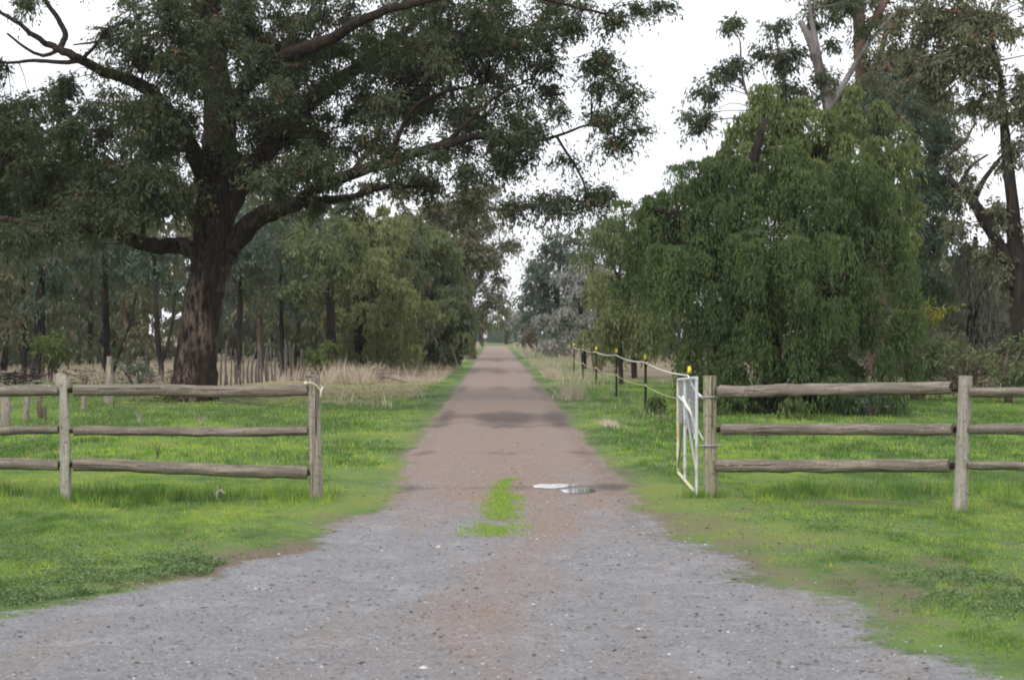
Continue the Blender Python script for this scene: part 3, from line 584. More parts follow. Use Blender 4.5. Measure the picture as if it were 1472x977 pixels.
# trees down the left side of the track
tree('roadside_tree', 'yellow green feathery tree right of the big trunk beyond the paddock', 'tree', 515, 78, [[(520, 540, 20), (518, 470, 17), (520, 400, 13), (530, 330, 6)], [(518, 450, 9), (490, 380, 5)]],
     [(540, 330, 50, 38, 1), (510, 345, 44, 40, 1), (560, 380, 44, 50, 1), (500, 410, 50, 50, 1), (540, 440, 56, 50, 1), (450, 380, 44, 50, .8), (520, 490, 60, 36, 1), (545, 400, 46, 60, 1, -2), (580, 460, 40, 50, 1, -1), (480, 470, 30, 40, .8, -1), (550, 320, 34, 28, 1, -1)], M['acacia'], M['bark_dark'], L=.14, W=.045, cover=3., spacing=.5, weep=1.2, seed=51)
tree('roadside_tree', 'rounded green feathery tree reaching the left edge of the track', 'tree', 625, 90, [[(630, 530, 18), (628, 460, 14), (620, 390, 8), (615, 330, 4)]],
     [(600, 345, 40, 34, 1), (630, 370, 36, 40, 1), (600, 410, 46, 50, 1), (645, 430, 34, 50, 1), (610, 470, 50, 46, 1), (650, 485, 28, 32, 1), (580, 500, 40, 26, 1), (620, 400, 50, 70, 1, -2), (635, 470, 44, 46, 1, -2), (655, 440, 26, 60, .9, -1), (590, 330, 30, 24, 1, -1)], M['acacia_dk'], M['bark_dark'], L=.15, W=.05, cover=3.1, spacing=.55, weep=1.1, seed=52)
tree('roadside_tree', 'tall olive brown gum leaning over the left edge of the track', 'tree', 672, 125, [[(678, 516, 14), (674, 440, 12), (668, 370, 10), (660, 300, 6)], [(674, 430, 8), (700, 380, 6), (720, 350, 3)], [(668, 370, 6), (640, 310, 4)]],
     [(650, 290, 50, 40, 1), (690, 300, 40, 42, 1), (700, 350, 50, 34, .9), (735, 352, 18, 14, .9), (660, 350, 50, 50, 1), (695, 395, 34, 36, 1), (600, 285, 40, 34, .8), (670, 430, 36, 40, 1), (705, 435, 18, 14, .8), (680, 470, 14, 20, 1)], M['gum_olive'], M['bark_brown'], L=.26, W=.075, cover=2.9, spacing=.85, seed=53)
tree('roadside_tree', 'dark tree with a bare bole at the far left end of the track', 'tree', 690, 240, [[(692, 498, 6), (692, 475, 5), (700, 450, 3)], [(692, 475, 3), (716, 455, 2)]],
     [(680, 452, 12, 18, 1), (722, 440, 10, 10, .9), (712, 470, 14, 10, .9), (728, 460, 8, 14, .8), (672, 475, 14, 18, 1)], M['acacia_dk'], M['bark_dark'], L=.4, W=.12, cover=2.6, spacing=1., seed=54)
shrub('yellowish green bush right of the big trunk before the wood', 462, 70, [(462, 508, 22, 24, 1.)], M['shrub'], seed=55, L=.14, W=.05)
shrub('dark green bush among the trunks at far left', 70, 68, [(75, 500, 24, 26, 1.), (92, 515, 16, 16, 1)], M['shrub'], seed=56, L=.14, W=.05)
shrub('small green bush left of the big trunk', 195, 60, [(193, 528, 18, 18, 1.)], M['gum_blue'], seed=57, L=.12, W=.045)
shrub('low leafy bush touching the left foot of the big trunk', 205, 47, [(205, 578, 26, 8, 1.), (255, 582, 30, 6, .8)], M['shrub'], seed=58, L=.1, W=.04, spacing=.25)
shrub('dull mauve grey bush under the feathery trees', 520, 80, [(515, 508, 44, 22, 1.)], M['grey_tw'], seed=59, L=.16, W=.03, spacing=.5)

# the nearer trees of the wood behind the big gum: bare dark trunks, hanging grey green crowns
G = 'dark trunked trees along the front of the left wood'
def wood_tree(label, limbs, lobes, D, seed, mat='gum_blue', bark='bark_dark', cover=2.2, L=.2, W=.06):
    tree('woodland_tree', label, 'tree', limbs[0][0][0], D, limbs, lobes, M[mat], M[bark], L, W, cover, .6, 2., .6, 0, G, seed, .015, sides=8)
wood_tree('thickest black trunk of the left wood, near the left edge', [[(52, 552, 20), (56, 490, 17), (58, 420, 13), (62, 360, 10), (64, 280, 6)]], [(60, 420, 34, 34, 1), (50, 350, 60, 50, 1), (20, 300, 70, 60, 1)], 70, 61)
wood_tree('thin black trunk just left of the thickest one', [[(34, 545, 9), (36, 480, 8), (32, 400, 6), (28, 330, 4)]], [(20, 400, 40, 50, .8), (0, 450, 30, 40, .8)], 74, 62, 'gum_olive')
wood_tree('straight black trunk behind the split topped fence post gap', [[(154, 548, 9), (153, 480, 10), (152, 420, 8), (150, 340, 5)]], [(150, 380, 46, 46, 1), (130, 320, 60, 40, 1)], 73, 63)
wood_tree('curving grey brown trunk right of the straight black one', [[(186, 546, 8), (184, 490, 8), (176, 440, 7), (170, 360, 4)]], [(190, 370, 40, 40, 1), (170, 330, 50, 40, 1)], 76, 64, 'gum_blue', 'bark_brown')
wood_tree('slim dark trunk left of the forked trunk', [[(212, 545, 7), (211, 480, 7), (208, 420, 5), (206, 350, 3)]], [(215, 400, 34, 30, 1), (215, 360, 46, 30, 1), (242, 335, 40, 22, 1)], 78, 65, 'gum_olive', 'bark_brown')
wood_tree('forked dark trunk close left of the big trunk', [[(232, 550, 9), (231, 520, 8), (226, 480, 7), (223, 420, 6), (222, 350, 3)], [(231, 525, 6), (242, 490, 5), (248, 460, 3), (252, 420, 2)]], [(235, 375, 40, 36, 1), (250, 410, 26, 30, .7)], 70, 66)
wood_tree('dark trunk seen just right of the big trunk', [[(342, 548, 9), (344, 480, 8), (345, 420, 7), (346, 340, 4)]], [(345, 380, 44, 46, 1), (370, 340, 50, 40, .9)], 73, 67)
wood_tree('brown trunk midway between the big trunk and the yellow green tree', [[(376, 545, 9), (374, 490, 10), (372, 430, 7), (370, 360, 4)]], [(385, 400, 40, 44, 1), (390, 350, 50, 40, .9)], 80, 68, 'gum_olive', 'bark_brown')
wood_tree('slender dark trunk beside the midway brown one', [[(408, 545, 8), (405, 490, 7), (404, 430, 6), (402, 350, 3)]], [(420, 400, 36, 44, 1), (420, 340, 50, 40, .9)], 76, 69)
wood_tree('thick dark trunk emerging from the feathery yellow green foliage', [[(478, 545, 14), (476, 480, 14), (474, 410, 12), (472, 340, 6)]], [(472, 350, 50, 40, 1.3, -1.5), (440, 400, 34, 34, .8, -1), (500, 370, 30, 34, 1., -1.5)], 74, 70, 'acacia_dk')
wood_tree('leaning thin stem crossing left of the forked trunk', [[(160, 546, 5), (172, 505, 5), (185, 470, 4), (196, 420, 3)]], [(200, 420, 24, 26, .8), (226, 455, 30, 24, .9), (200, 470, 20, 20, .6)], 71, 71, 'gum_olive')

# far wood: one mass behind them on either side
def woodland(label, xr, Dr, top, n, nleaf, seed, mat, L=.3, W=.1, low=.5):
    rg = np.random.default_rng(seed); tubes_ = []; C = []
    for k in range(n):
        D = rg.uniform(*Dr); px = rg.uniform(*xr); X0 = gx(px, D); tp = top(px); H = EYE+(HY-tp)/F*D; H *= rg.uniform(.8, 1.05)
        P, Rr = smooth_line([[X0, D, -.05], [X0+rg.normal(0, .3), D, H*.45], [X0+rg.normal(0, .6), D, H*.9]], [rg.uniform(.09, .17), .09, .03], 3)
        tubes_.append(tube(P, Rr, 6))
        m_ = 30; r = rg.uniform(1.6, 3., m_); a = rg.uniform(0, 6.28, m_); z = low+(H-low)*rg.uniform(.0, 1, m_)**1.25
        rr = rg.uniform(0, 2.9, m_); C.append(np.stack([X0+rr*np.cos(a), D+rr*np.sin(a), z], 1))
    C = np.concatenate(C); V, Q, tn = spray(C, rg.uniform(.6, 1.3, len(C)), nleaf, L, W, rg, .6, .1, .5)
    TV, TQ = merge(tubes_); n0 = len(TV)
    me = make_mesh('woodland', np.concatenate([TV, V]), np.concatenate([TQ, Q+n0]), {'tint': ('FACE', np.concatenate([np.zeros(len(TQ)), tn]))}, False, [M['bark_dark'], mat],
                   np.concatenate([np.zeros(len(TQ), int), np.ones(len(Q), int)]))
    tag(link('woodland', me), label, 'woodland', None, 'stuff')
woodland('dense grey green wood filling the background left of the track', (-420, 600), (84, 140), lambda p: np.interp(p, [-400, 60, 300, 500, 600], [170, 190, 230, 290, 330]), 85, 210000, 81, M['wood_bg'])
woodland('deeper band of wood showing between the trunks left of the track', (-500, 640), (150, 200), lambda p: np.interp(p, [-400, 300, 500, 640], [220, 230, 290, 350]), 130, 120000, 86, M['wood_bg'], .5, .17, .2)
woodland('deeper band of wood behind the right paddock', (1200, 1900), (120, 150), lambda p: np.interp(p, [1200, 1440, 1900], [350, 390, 300]), 60, 50000, 87, M['wood_bg'], .42, .14, .2)
woodland('dense olive wood filling the background right of the pepper tree', (1230, 1850), (74, 110), lambda p: np.interp(p, [1230, 1300, 1380, 1440, 1850], [330, 330, 370, 360, 260]), 50, 70000, 82, M['wood_bg'])
woodland('dark wood behind the pepper tree and roadside trees on the right', (860, 1260), (110, 170), lambda p: np.interp(p, [860, 900, 1000, 1260], [350, 310, 290, 280]), 40, 40000, 83, M['wood_bg'], .4, .12)
woodland('distant line of trees closing the far end of the track', (560, 860), (330, 460), lambda p: np.interp(p, [560, 690, 705, 735, 760, 860], [400, 440, 468, 470, 450, 380]), 80, 30000, 84, M['gum_blue'], .8, .28, .3)

# ------------------------------------------------------------------ post and rail fences
FD = 19.67
def post(root, px, D, ptop, w_, mat, seed, leanx=0., fan=False, sides=14, bot=722):
    x = gx(px, D); r = w_/2*D/F; zt = EYE-(ptop-HY)*D/F; n = 9
    P = np.array([[x+leanx*(k/(n-1)), D, -.12+(zt+.12)*k/(n-1)] for k in range(n)]); Rr = r*np.linspace(1.04, .95, n)
    V, Q = tube(P, Rr, sides, .03, seed, True, .02)
    if fan:        # weathered, split and splayed top
        zz = np.clip((V[:, 2]-(zt-.13))/.13, 0, 1); rg = np.random.default_rng(seed)
        V[:, 0] = x+(V[:, 0]-x)*(1+.6*zz**1.5)-.01*zz; V[:, 1] = D+(V[:, 1]-D)*(1-.55*zz)
        V[:, 2] += zz*rg.uniform(-.035, .03, len(V))
    o = part('post', (V, Q), mat, root, True, 40); return o
def rail(root, p0, p1, r, seed, sag=0., bend=0., mat=None):
    """one split log with narrow dark tenons at both ends, built along its own X axis"""
    rg = np.random.default_rng(seed); n = 18; p0 = np.array(p0); p1 = np.array(p1); d = p1-p0; l = np.linalg.norm(d)
    x = np.concatenate([[-.10, -.004], np.linspace(0, l, n), [l+.004, l+.10]]); k = len(x)
    P = np.zeros((k, 3)); P[:, 0] = x; P[2:-2, 2] = -sag*np.sin(np.pi*x[2:-2]/l)+rg.normal(0, .0035, n)-bend*np.sin(2*np.pi*x[2:-2]/l)
    P[2:-2, 1] = rg.normal(0, .004, n); Rr = r*(1+rg.normal(0, .03, k)); Rr[:2] = Rr[-2:] = r*.45
    V, Q = tube(P, Rr, 16, .02, seed, True, .035, (1.15,))
    me = make_mesh('rail', V, Q, None, True, [mat or M['wood_rail'], M['bark_dark']])
    qx = V[Q].mean(1)[:, 0]; me.polygons.foreach_set('material_index', ((qx < -.003) | (qx > l+.003)).astype(np.int32)); me.set_sharp_from_angle(angle=R(45))
    o = link('rail', me, root); o.location = Vector(p0)-root.location
    o.rotation_euler = (0, -math.asin(d[2]/l), math.atan2(d[1], d[0]))
def railpx(root, x0, y0, x1, y1, D0, D1, hpx, seed, **k):
    a = pt(x0, y0, D0); b_ = pt(x1, y1, D1); rail(root, a, b_, hpx/2*(D0+D1)/2/F*.93, seed, **k)
lf = thing('post_and_rail_fence', (gx(453, FD), FD, 0), 'weathered three rail timber fence left of the track', 'fence')
post(lf, 95, FD, 540, 16, M['wood_pale'], 1, -.02, True)
post(lf, 456, FD, 543, 19, M['wood_post'], 2, -.035)
post(lf, -265, FD, 541, 19, M['wood_post'], 3)
for k, (y0, y1, h_) in enumerate(((560.5, 560, 18), (619.5, 618.5, 14.5), (668, 679.5, 19))):
    railpx(lf, 106, y0, 442, y1, FD, FD, h_, 10+k, sag=.008 if k < 2 else .0, bend=-.006)
for k, (y0, y1, h_) in enumerate(((560, 561, 17), (617, 618, 13), (664, 667.5, 17))):
    railpx(lf, -252, y0, 84, y1, FD, FD, h_, 20+k, sag=.006)
rp = thing('rope_loop', tuple(pt(452, 556, FD)), 'pale yellow rope tied over the right end post of the left fence', 'rope')
a = [pt(438, 551, FD-.075), pt(446, 550, FD-.11), pt(455, 554, FD-.1), pt(461, 562, FD-.08)]
a2 = [pt(438, 551, FD-.075), pt(441, 548, FD-.02), pt(450, 549, FD+.1), pt(463, 556, FD+.06), pt(461, 562, FD-.08), pt(461, 570, FD-.07)]
part('cord', merge([tube(*smooth_line(a, [.008]*4, 4), 6), tube(*smooth_line(a2, [.008]*6, 4), 6)]), M['rope'], rp)

D1, D2, D3 = 20.0, 18.2, 16.5
rf = thing('post_and_rail_fence', (gx(1021, D1), D1, 0), 'weathered three rail timber fence right of the open gate', 'fence')
post(rf, 1022, D1, 540, 20, M['wood_green'], 4, -.015)
post(rf, 1379, D2, 540, 20, M['wood_pale'], 5, .055)
post(rf, 1790, D3, 540, 22, M['wood_post'], 6)
D1r, D2r = 19.95, 18.3
for k, (y0, y1, h_) in enumerate(((563.5, 558.5, 19), (617, 617, 18), (670, 669, 20))):
    railpx(rf, (1036, 1041, 1034)[k], y0, (1369, 1371, 1366)[k], y1, D1r, D2r, h_, 30+k, sag=(-.008, 0, 0)[k])
for k, (y0, y1, h_) in enumerate(((563, 566, 16), (616, 619, 17), (668, 674, 14))):
    railpx(rf, (1397, 1396, 1394)[k], y0, 1775, y1, D2r-.15, D3+.1, h_, 40+k)

# ------------------------------------------------------------------ gate, swung open along the track
gt = thing('gate', (1.92, 20, 0), 'white tubular steel gate swung open beside the right gatepost', 'gate')
zt0, zt1, zb0, zb1 = 1.167, 1.075, .055, .05
N0 = np.array([1.925, 19.95, 0]); Mi = np.array([1.975, 21.75, 0]); Fa = np.array([2.03, 23.2, 0])
up = lambda p, z: np.array([p[0], p[1], z])
def gtube(a, b_, r=.0155): return tube([a, b_], r, 10, 0, 1, True)
def gp(name, t_, mat=M['white']): return part(name, t_, mat, gt, True, 50)
gp('stile', gtube(up(N0, zb0-.01), up(N0, zt0)))
gp('stile', gtube(up(Mi, zb0), up(Mi, zt0-.045)))
gp('stile', gtube(up(Fa, zb1), up(Fa, zt1)), M['rail_old'])
gp('top_rail', gtube(up(N0, zt0), up(Fa, zt1), .017))
gp('bottom_rail', gtube(up(N0, zb0), up(Fa, zb1), .017), M['rail_old'])
gp('middle_rail', gtube(up(Mi, .87), up(Fa, .9), .015))
gp('brace', gtube(up(N0, .25), up(Mi, .86), .011), M['wire'])
gp('brace', gtube(up(Mi, .86), up(Fa, .1), .01), M['wire'])
ws = []
for k in range(30):
    t_ = k/29; a = N0*(1-t_)+Fa*t_; zt_ = zt0*(1-t_)+zt1*t_; ws.append(tube([up(a, .62), up(a, zt_)], .0025, 4))
for k in range(11):
    z_ = .62+k*.05; ws.append(tube([up(N0, z_), up(Fa, min(z_, zt1))], .0025, 4))
gp('mesh_panel', merge(ws), M['wire'])
gp('latch_chain', tube(*smooth_line([up(Mi, .93)+[-.02, -.02, 0], up(Mi, .86)+[-.03, -.5, 0], up(Mi, .80)+[-.02, -.9, 0], up(Mi, .7)+[-.01, -1.1, 0], up(Mi, .55)+[-.01, -1.15, 0]], [.016, .018, .012, .012, .006], 4), 6), M['tape'])
for zz in (.985, .52):
    th = np.linspace(-2.2, 2.2, 12); c_ = np.array([gx(1021.5, D1), D1, zz]); rr = .072
    P = np.array([[c_[0]-rr*math.cos(a_)*-1, c_[1]+rr*math.sin(a_), zz] for a_ in th])
    P2 = np.vstack([[N0[0], N0[1], zz], [c_[0]-rr*.7, c_[1]-rr*.75, zz], [c_[0], c_[1]-rr-.004, zz], [c_[0]+rr*.8, c_[1]-rr*.6, zz], [c_[0]+rr+.004, c_[1], zz], [c_[0], c_[1]+rr, zz]])
    gp('hinge_strap', tube(*smooth_line(P2, [.009]*6, 3), 6), M['wire'])

# ------------------------------------------------------------------ electric fence with capped black pickets
ef = thing('electric_fence', (3.03, 32.6, 0), 'wire and tape fence on black pickets with yellow caps along the right verge', 'fence')
FX = 3.03; PDs = [32.6, 42.1, 52.2, 62.7, 72.1, 80.4]; tz = []
for k, d_ in enumerate(PDs):
    x = FX+(.0, .0, .0, 0, 0, 0)[k]; h_ = (1.0, 1.08, 1.12, 1.1, 1.12, 1.12)[k]
    ln = random.uniform(-.02, .02)
    o8 = np.array([(-.006, -.04), (.006, -.04), (.006, -.007), (.025, -.007), (.025, .007), (-.025, .007), (-.025, -.007), (-.006, -.007)])
    Vs = (np.array([(x+a_, d_+b_, z_) for z_ in (-.1, h_) for a_, b_ in o8]), np.array([[i_, (i_+1) % 8, (i_+1) % 8+8, i_+8] for i_ in range(8)]+[[8, 9, 10, 15], [15, 10, 11, 14], [14, 11, 12, 13]]))
    o = part('picket', Vs, M['black'], ef, False)
    c_ = tube([[x, d_, h_-.03], [x, d_, h_-.01], [x, d_, h_+.04], [x, d_, h_+.075]], [.024, .03, .03, .022], 8, 0, 1, True)
    part('cap', c_, M['ycap'], o, True, 40)
    if k < 5: part('insulator', box((x, d_-.04, .55), (.03, .04, .04)), M['ycap'], o, False)
    tz.append((x, d_, h_))
for nm, zf, mt, r_, zend in (('tape', .93, M['tape'], .014, .965), ('rope', .52, M['rope'], .0075, .56)):
    P = [np.array([gx(1012, 20)+.0, 20.03, zend])]
    for (x, d_, h_) in tz:
        P.append(np.array([x-.02, d_-.03, h_*zf if nm == 'tape' else .54]))
    out_ = []
    for a, b_ in zip(P[:-1], P[1:]):
        for k in range(8):
            t_ = k/8; q = a*(1-t_)+b_*t_; q[2] -= .05*math.sin(math.pi*t_); out_.append(q)
    out_.append(P[-1]); part(nm, tube(out_, r_, 5), mt, ef)

# ------------------------------------------------------------------ old wire fence and stakes at left
wf = thing('old_wire_fence', (-8.15, 34.5, 0), 'old fence of grey split posts receding behind the left rail fence', 'fence')
for k, (px, d_, pt_, w_) in enumerate(((5, 34.5, 556, 15), (38, 37, 556, 9), (60, 39, 560, 8), (119, 43, 560, 8), (156, 45, 512, 13), (196, 50, 540, 7))):
    x = gx(px, d_); zt_ = EYE-(pt_-HY)*d_/F; r_ = w_/2*d_/F; rg = np.random.default_rng(90+k)
    P, Rr = smooth_line([[x, d_, -.1], [x+rg.normal(0, .02), d_, zt_*.5], [x+rg.normal(0, .03), d_, zt_]], [r_*1.2, r_, r_*.55], 4)
    part('post', tube(P, Rr, 8, .1, k, True), M['wood_post'] if k != 2 else M['bark_brown'], wf, True, 40)
for z_ in (.35, .7):
    P = [[gx(p_, d_), d_-.05, z_] for p_, d_ in ((5, 34.5), (38, 37), (60, 39), (119, 43), (156, 45), (196, 50))]
    part('wire', tube(P, .004, 4), M['wire'], wf)
sf = thing('stake_fence', tuple(pt(375, 545, 68)*[1, 1, 0]), 'ragged row of thin pale stakes in front of the left wood', 'fence')
rg = np.random.default_rng(5)
for k in range(26):
    px = 318+k*4.9+rg.normal(0, 1.3); d_ = 62+k*.35+rg.normal(0, .5); x = gx(px, d_); h_ = rg.uniform(.75, 1.45)
    P, Rr = smooth_line([[x, d_, -.05], [x+rg.normal(0, .03), d_, h_*.5], [x+rg.normal(0, .06), d_, h_]], [.035, .028, .015], 3)
    part('stake', tube(P, Rr*rg.uniform(.8, 1.3), 6, .05, k, True), M['twig_grey'], sf, True)
# brush and fallen branches
def brush(name, label, px0, px1, d0, d1, n, seed, hmax=.5, mat='twig_grey', Lr=(.6, 1.8), cat='branches', r=.02):
    rg = np.random.default_rng(seed); ts = []
    for k in range(n):
        px = rg.uniform(px0, px1); d_ = rg.uniform(d0, d1); c_ = np.array([gx(px, d_), d_, rg.uniform(.02, hmax)*.5]); a_ = rg.uniform(0, 6.28); l_ = rg.uniform(*Lr)
        dd = np.array([math.cos(a_), math.sin(a_), rg.normal(0, .18)])*l_/2
        p0_, p1_ = c_-dd, c_+dd; p0_[2] = max(p0_[2], .01); p1_[2] = max(p1_[2], .02)
        P, Rr = smooth_line([p0_, c_+rg.normal(0, .06, 3), p1_], [r*rg.uniform(.6, 1.5), r*.7, r*.2], 3); ts.append(tube(P, Rr, 5))
    root = tag(link(name, None) if False else thing(name, (gx((px0+px1)/2, (d0+d1)/2), (d0+d1)/2, 0), label, cat))
    part('branches', merge(ts), M[mat], root); return root
brush('brush_pile', 'grey heap of fallen branches beside the straw left of the track', 462, 555, 66, 72, 110, 91, .55)
brush('brush_pile', 'dark tangle of fallen sticks below the trunks at far left', 0, 50, 62, 68, 60, 92, .7, 'bark_dark')
brush('brush_pile', 'low scatter of fallen sticks left of the big trunk', 110, 270, 62, 72, 110, 93, .4, 'bark_brown', (.5, 2.2))
brush('fallen_branch', 'thin forked dead branch leaning on the grass right of the big trunk', 345, 365, 44.5, 46, 5, 94, .3, 'twig_grey', (1, 1.7), 'branch', .012)
brush('brush_pile', 'low line of fallen sticks behind the right paddock', 1290, 1480, 52, 60, 90, 95, .4, 'bark_brown', (.5, 2))
# white marker at the far end
mk = thing('marker_board', tuple(pt(698, 489, 300)*[1, 1, 0]), 'small white board on a post at the far end of the track', 'sign')
c_ = pt(698, 482, 300); part('board', box((c_[0], 300, 1.35), (.55, .05, 1.0)), M['panel'], mk, False)
part('post', box((c_[0], 300.06, .8), (.08, .06, 1.7)), M['wood_pale'], mk, False)
# curled dry leaf strip in the grass
cl = pt(316, 720, FD+.1); P, Rr = smooth_line([[cl[0]-.01, cl[1], .01], [cl[0]-.03, cl[1], .07], [cl[0], cl[1]+.02, .105], [cl[0]+.035, cl[1], .09], [cl[0]+.04, cl[1]-.01, .07]], [.006, .014, .015, .012, .004], 4)
tag(link('curled_bark_strip', make_mesh('curled_bark_strip', *tube(P, Rr, 6), None, True, [M['bleached']])), 'curled strip of pale bark in the long grass under the left fence', 'bark strip')
# thin dead weeds standing in the left paddock
def weed(label, px, py, hpx, seed, mat='bark_brown', n=5):
    d_ = gd(py); h_ = hpx*d_/F; x = gx(px, d_); rg = np.random.default_rng(seed); ts = []
    for k in range(n):
        a_ = rg.normal(0, .25, 2)*h_; ts.append(tube(*smooth_line([[x, d_, 0], [x+a_[0]*.4, d_+a_[1]*.4, h_*.55], [x+a_[0], d_+a_[1], h_*rg.uniform(.7, 1)]], [.006, .004, .002], 3), 4))
    V, Q = merge(ts); r_ = thing('dead_weed', (x, d_, 0), label, 'weed', 'dead weeds in the left paddock'); part('stems', (V, Q), M[mat], r_)
weed('thin dead weed stalk seen between the lower rails of the left fence', 227, 663, 34, 1, n=3)
weed('reddish dead weed clump beside the old grey posts', 66, 610, 34, 2, n=9)
weed('pale bleached weed stalk above the middle rail of the left fence', 288, 612, 26, 3, 'bleached', 4)
weed('pale dead stalk near the left edge below the middle rail', 48, 634, 26, 4, 'bleached', 4)
weed('bleached weed tuft between the fence post and the pale stalk', 200, 608, 20, 5, 'bleached', 6)

# ------------------------------------------------------------------ grass
def blades(X, Y, Z, H, W, tint, dry, rg, lean=.35):
    n = len(X); a_ = rg.uniform(0, 6.283, n); b_ = np.stack([X, Y, Z], 1)
    s = np.stack([np.cos(a_), np.sin(a_), 0*a_], 1)*(W/2)[:, None]
    ld = rg.uniform(0, 6.283, n); lm = np.abs(rg.normal(0, lean, n))*H
    tip = b_+np.stack([np.cos(ld)*lm, np.sin(ld)*lm, H], 1)
    V = np.stack([b_-s, b_+s, tip], 1).reshape(-1, 3)
    return V, np.arange(3*n).reshape(-1, 3), {'tint': ('FACE', tint), 'dry': ('FACE', dry)}
def sow(n, y0, y1, rg, pw=1., half=.29):
    Y = y0*(y1/y0)**rg.uniform(0, 1, n); X = rg.uniform(-1, 1, n)*half*Y+.008*Y; return X, Y
def lawn(name, label, n, y0, y1, hh, ww, rg, extra=None):
    X, Y = sow(n, y0, y1, rg); o = off(X, Y); k = o > rg.uniform(-.1, .45, n)**2*1.4-.08; X, Y, o = X[k], Y[k], o[k]
    tt, bb, ss = fields(X, Y); nn = fbm(X*4, Y*4, 61, 3); k = rg.uniform(0, 1, len(X)) > (bb*1.5+(.5-nn)*2.8+.12)
    X, Y, tt, bb, ss, nn, o = X[k], Y[k], tt[k], bb[k], ss[k], nn[k], o[k]
    band = np.exp(-((Y-20.1-.4*(X > 3))/.75)**2)*((X < -1.5)+(X > 2.4)*.8)
    H = hh*rg.uniform(.5, 1.3, len(X))*(.45+1.1*nn)*(1+3.5*band)*(1-.45*sstep(.5, 1, tt))*(.4+.6*sstep(0, .5, o)); W = ww*rg.uniform(.7, 1.3, len(X))
    tn = np.clip(tt+rg.normal(0, .2, len(X))+(fbm(X*7, Y*3, 63, 3)-.5)*1.3, 0, 1); dr = (rg.uniform(0, 1, len(X)) < .1+ss*.35+bb*.2)*rg.uniform(.5, 1, len(X))
    V, Q, at = blades(X, Y, height(X, Y)-.003, H, W, tn, dr, rg, .5)
    tag(link(name, make_mesh(name, V, Q, at, False, [M['blade']])), label, 'grass', None, 'stuff')
rg = np.random.default_rng(77)
lawn('grass', 'short green grass around the gateway in front of and below the fences', 300000, 9, 24, .03, .008, rg)
lawn('grass', 'green paddock grass beyond the fences up to the trees', 170000, 24, 68, .055, .02, rg)
# grass strip in the middle of the track
n = 7000; Y = rg.uniform(16.2, 22.6, n); X = .06+.03*(Y-19)+rg.normal(0, 1, n)*(.13-.015*(Y-18))
k = rg.uniform(0, 1, n) < sstep(.4, .6, fbm(X*4, Y*1.6, 71, 3)+.05); X, Y = X[k], Y[k]
V, Q, at = blades(X, Y, np.full(len(X), .01), rg.uniform(.012, .035, len(X)), np.full(len(X), .009), np.clip(rg.normal(.68, .15, len(X)), 0, 1), (rg.uniform(0, 1, len(X)) < .06)*.8, rg, .6)
tag(link('grass', make_mesh('grass', V, Q, at, False, [M['blade']])), 'bright green mossy strip in the middle of the track', 'grass', None, 'stuff')
# longer tufts where the mower and the cattle cannot reach: at the feet of the posts
rg = np.random.default_rng(31); Xs, Ys = [], []
for px, d_ in ((95, FD), (456, FD), (1021, D1), (1379, D2), (1002, 20), (974, 23.2), (5, 34.5), (38, 37), (156, 45)):
    m_ = 170; a_ = rg.uniform(0, 6.28, m_); rr = .06+np.abs(rg.normal(0, .09, m_)); Xs.append(gx(px, d_)+rr*np.cos(a_)); Ys.append(d_+rr*np.sin(a_))
X = np.concatenate(Xs); Y = np.concatenate(Ys); n = len(X)
V, Q, at = blades(X, Y, height(X, Y)-.003, rg.uniform(.04, .13, n), np.full(n, .009), np.clip(rg.normal(.3, .2, n), 0, 1), (rg.uniform(0, 1, n) < .12)*.9, rg, .45)
tag(link('grass', make_mesh('grass', V, Q, at, False, [M['blade']])), 'longer grass tufts around the feet of the posts', 'grass', None, 'stuff')
# fallen leaves and bark flakes on the gravel and the short grass
n = 650; X, Y = sow(n, 9, 34, rg); Z = np.where(off(X, Y) > 0, height(X, Y)+.02, .018)
dn = rg.normal(0, 1, (n, 3)); dn[:, 2] *= .12
V, Q, tn = leaves(np.column_stack([X, Y, Z]), dn, .04, .012, rg, rg.uniform(0, 1, n))
tag(link('leaf_litter', make_mesh('leaf_litter', V, Q, {'tint': ('FACE', tn)}, False, [M['brown']])), 'fallen gum leaves scattered over gravel and grass', 'fallen leaves', None, 'stuff')
# broad-leaved weeds
def leafy(label, pts_, n, seed, L=.035):
    rg = np.random.default_rng(seed); P = []
    for (x, y, sx, sy, k) in pts_:
        m_ = int(n*k); q = np.stack([rg.normal(x, sx, m_), rg.normal(y, sy, m_)], 1); P.append(q)
    P = np.concatenate(P); k = (off(P[:, 0], P[:, 1]) > .1)*(fbm(P[:, 0]*3, P[:, 1]*2, seed, 3)+rg.normal(0, .06, len(P)) > .47); P = P[k]
    Z = height(P[:, 0], P[:, 1])+rg.uniform(.0, .07, len(P))*(fbm(P[:, 0]*3, P[:, 1]*3, seed, 3)-.35)*3
    dn = rg.normal(0, 1, (len(P), 3)); dn[:, 2] = np.abs(dn[:, 2])*.4
    V, Q, tn = leaves(np.column_stack([P, Z]), dn, L, L*.6, rg, rg.uniform(.1, .95, len(P)))
    tag(link('clover', make_mesh('clover', V, Q, {'tint': ('FACE', tn)}, False, [M['clover']])), label, 'ground cover', None, 'stuff')
leafy('dark leafy clover mat beside the gravel at lower left', [(-3.0, 13.3, .95, .9, 1), (-2.75, 12.6, .4, .35, .7), (-3.3, 12.3, .4, .4, .5), (-2.1, 14.0, .35, .3, .4)], 26000, 5, .019)
leafy('dark leafy patches in the grass at lower right', [(2.85, 13.0, .25, .35, .35), (3.2, 12.2, .35, .4, .4), (3.0, 16.5, .8, 1.2, .25)], 26000, 6, .02)
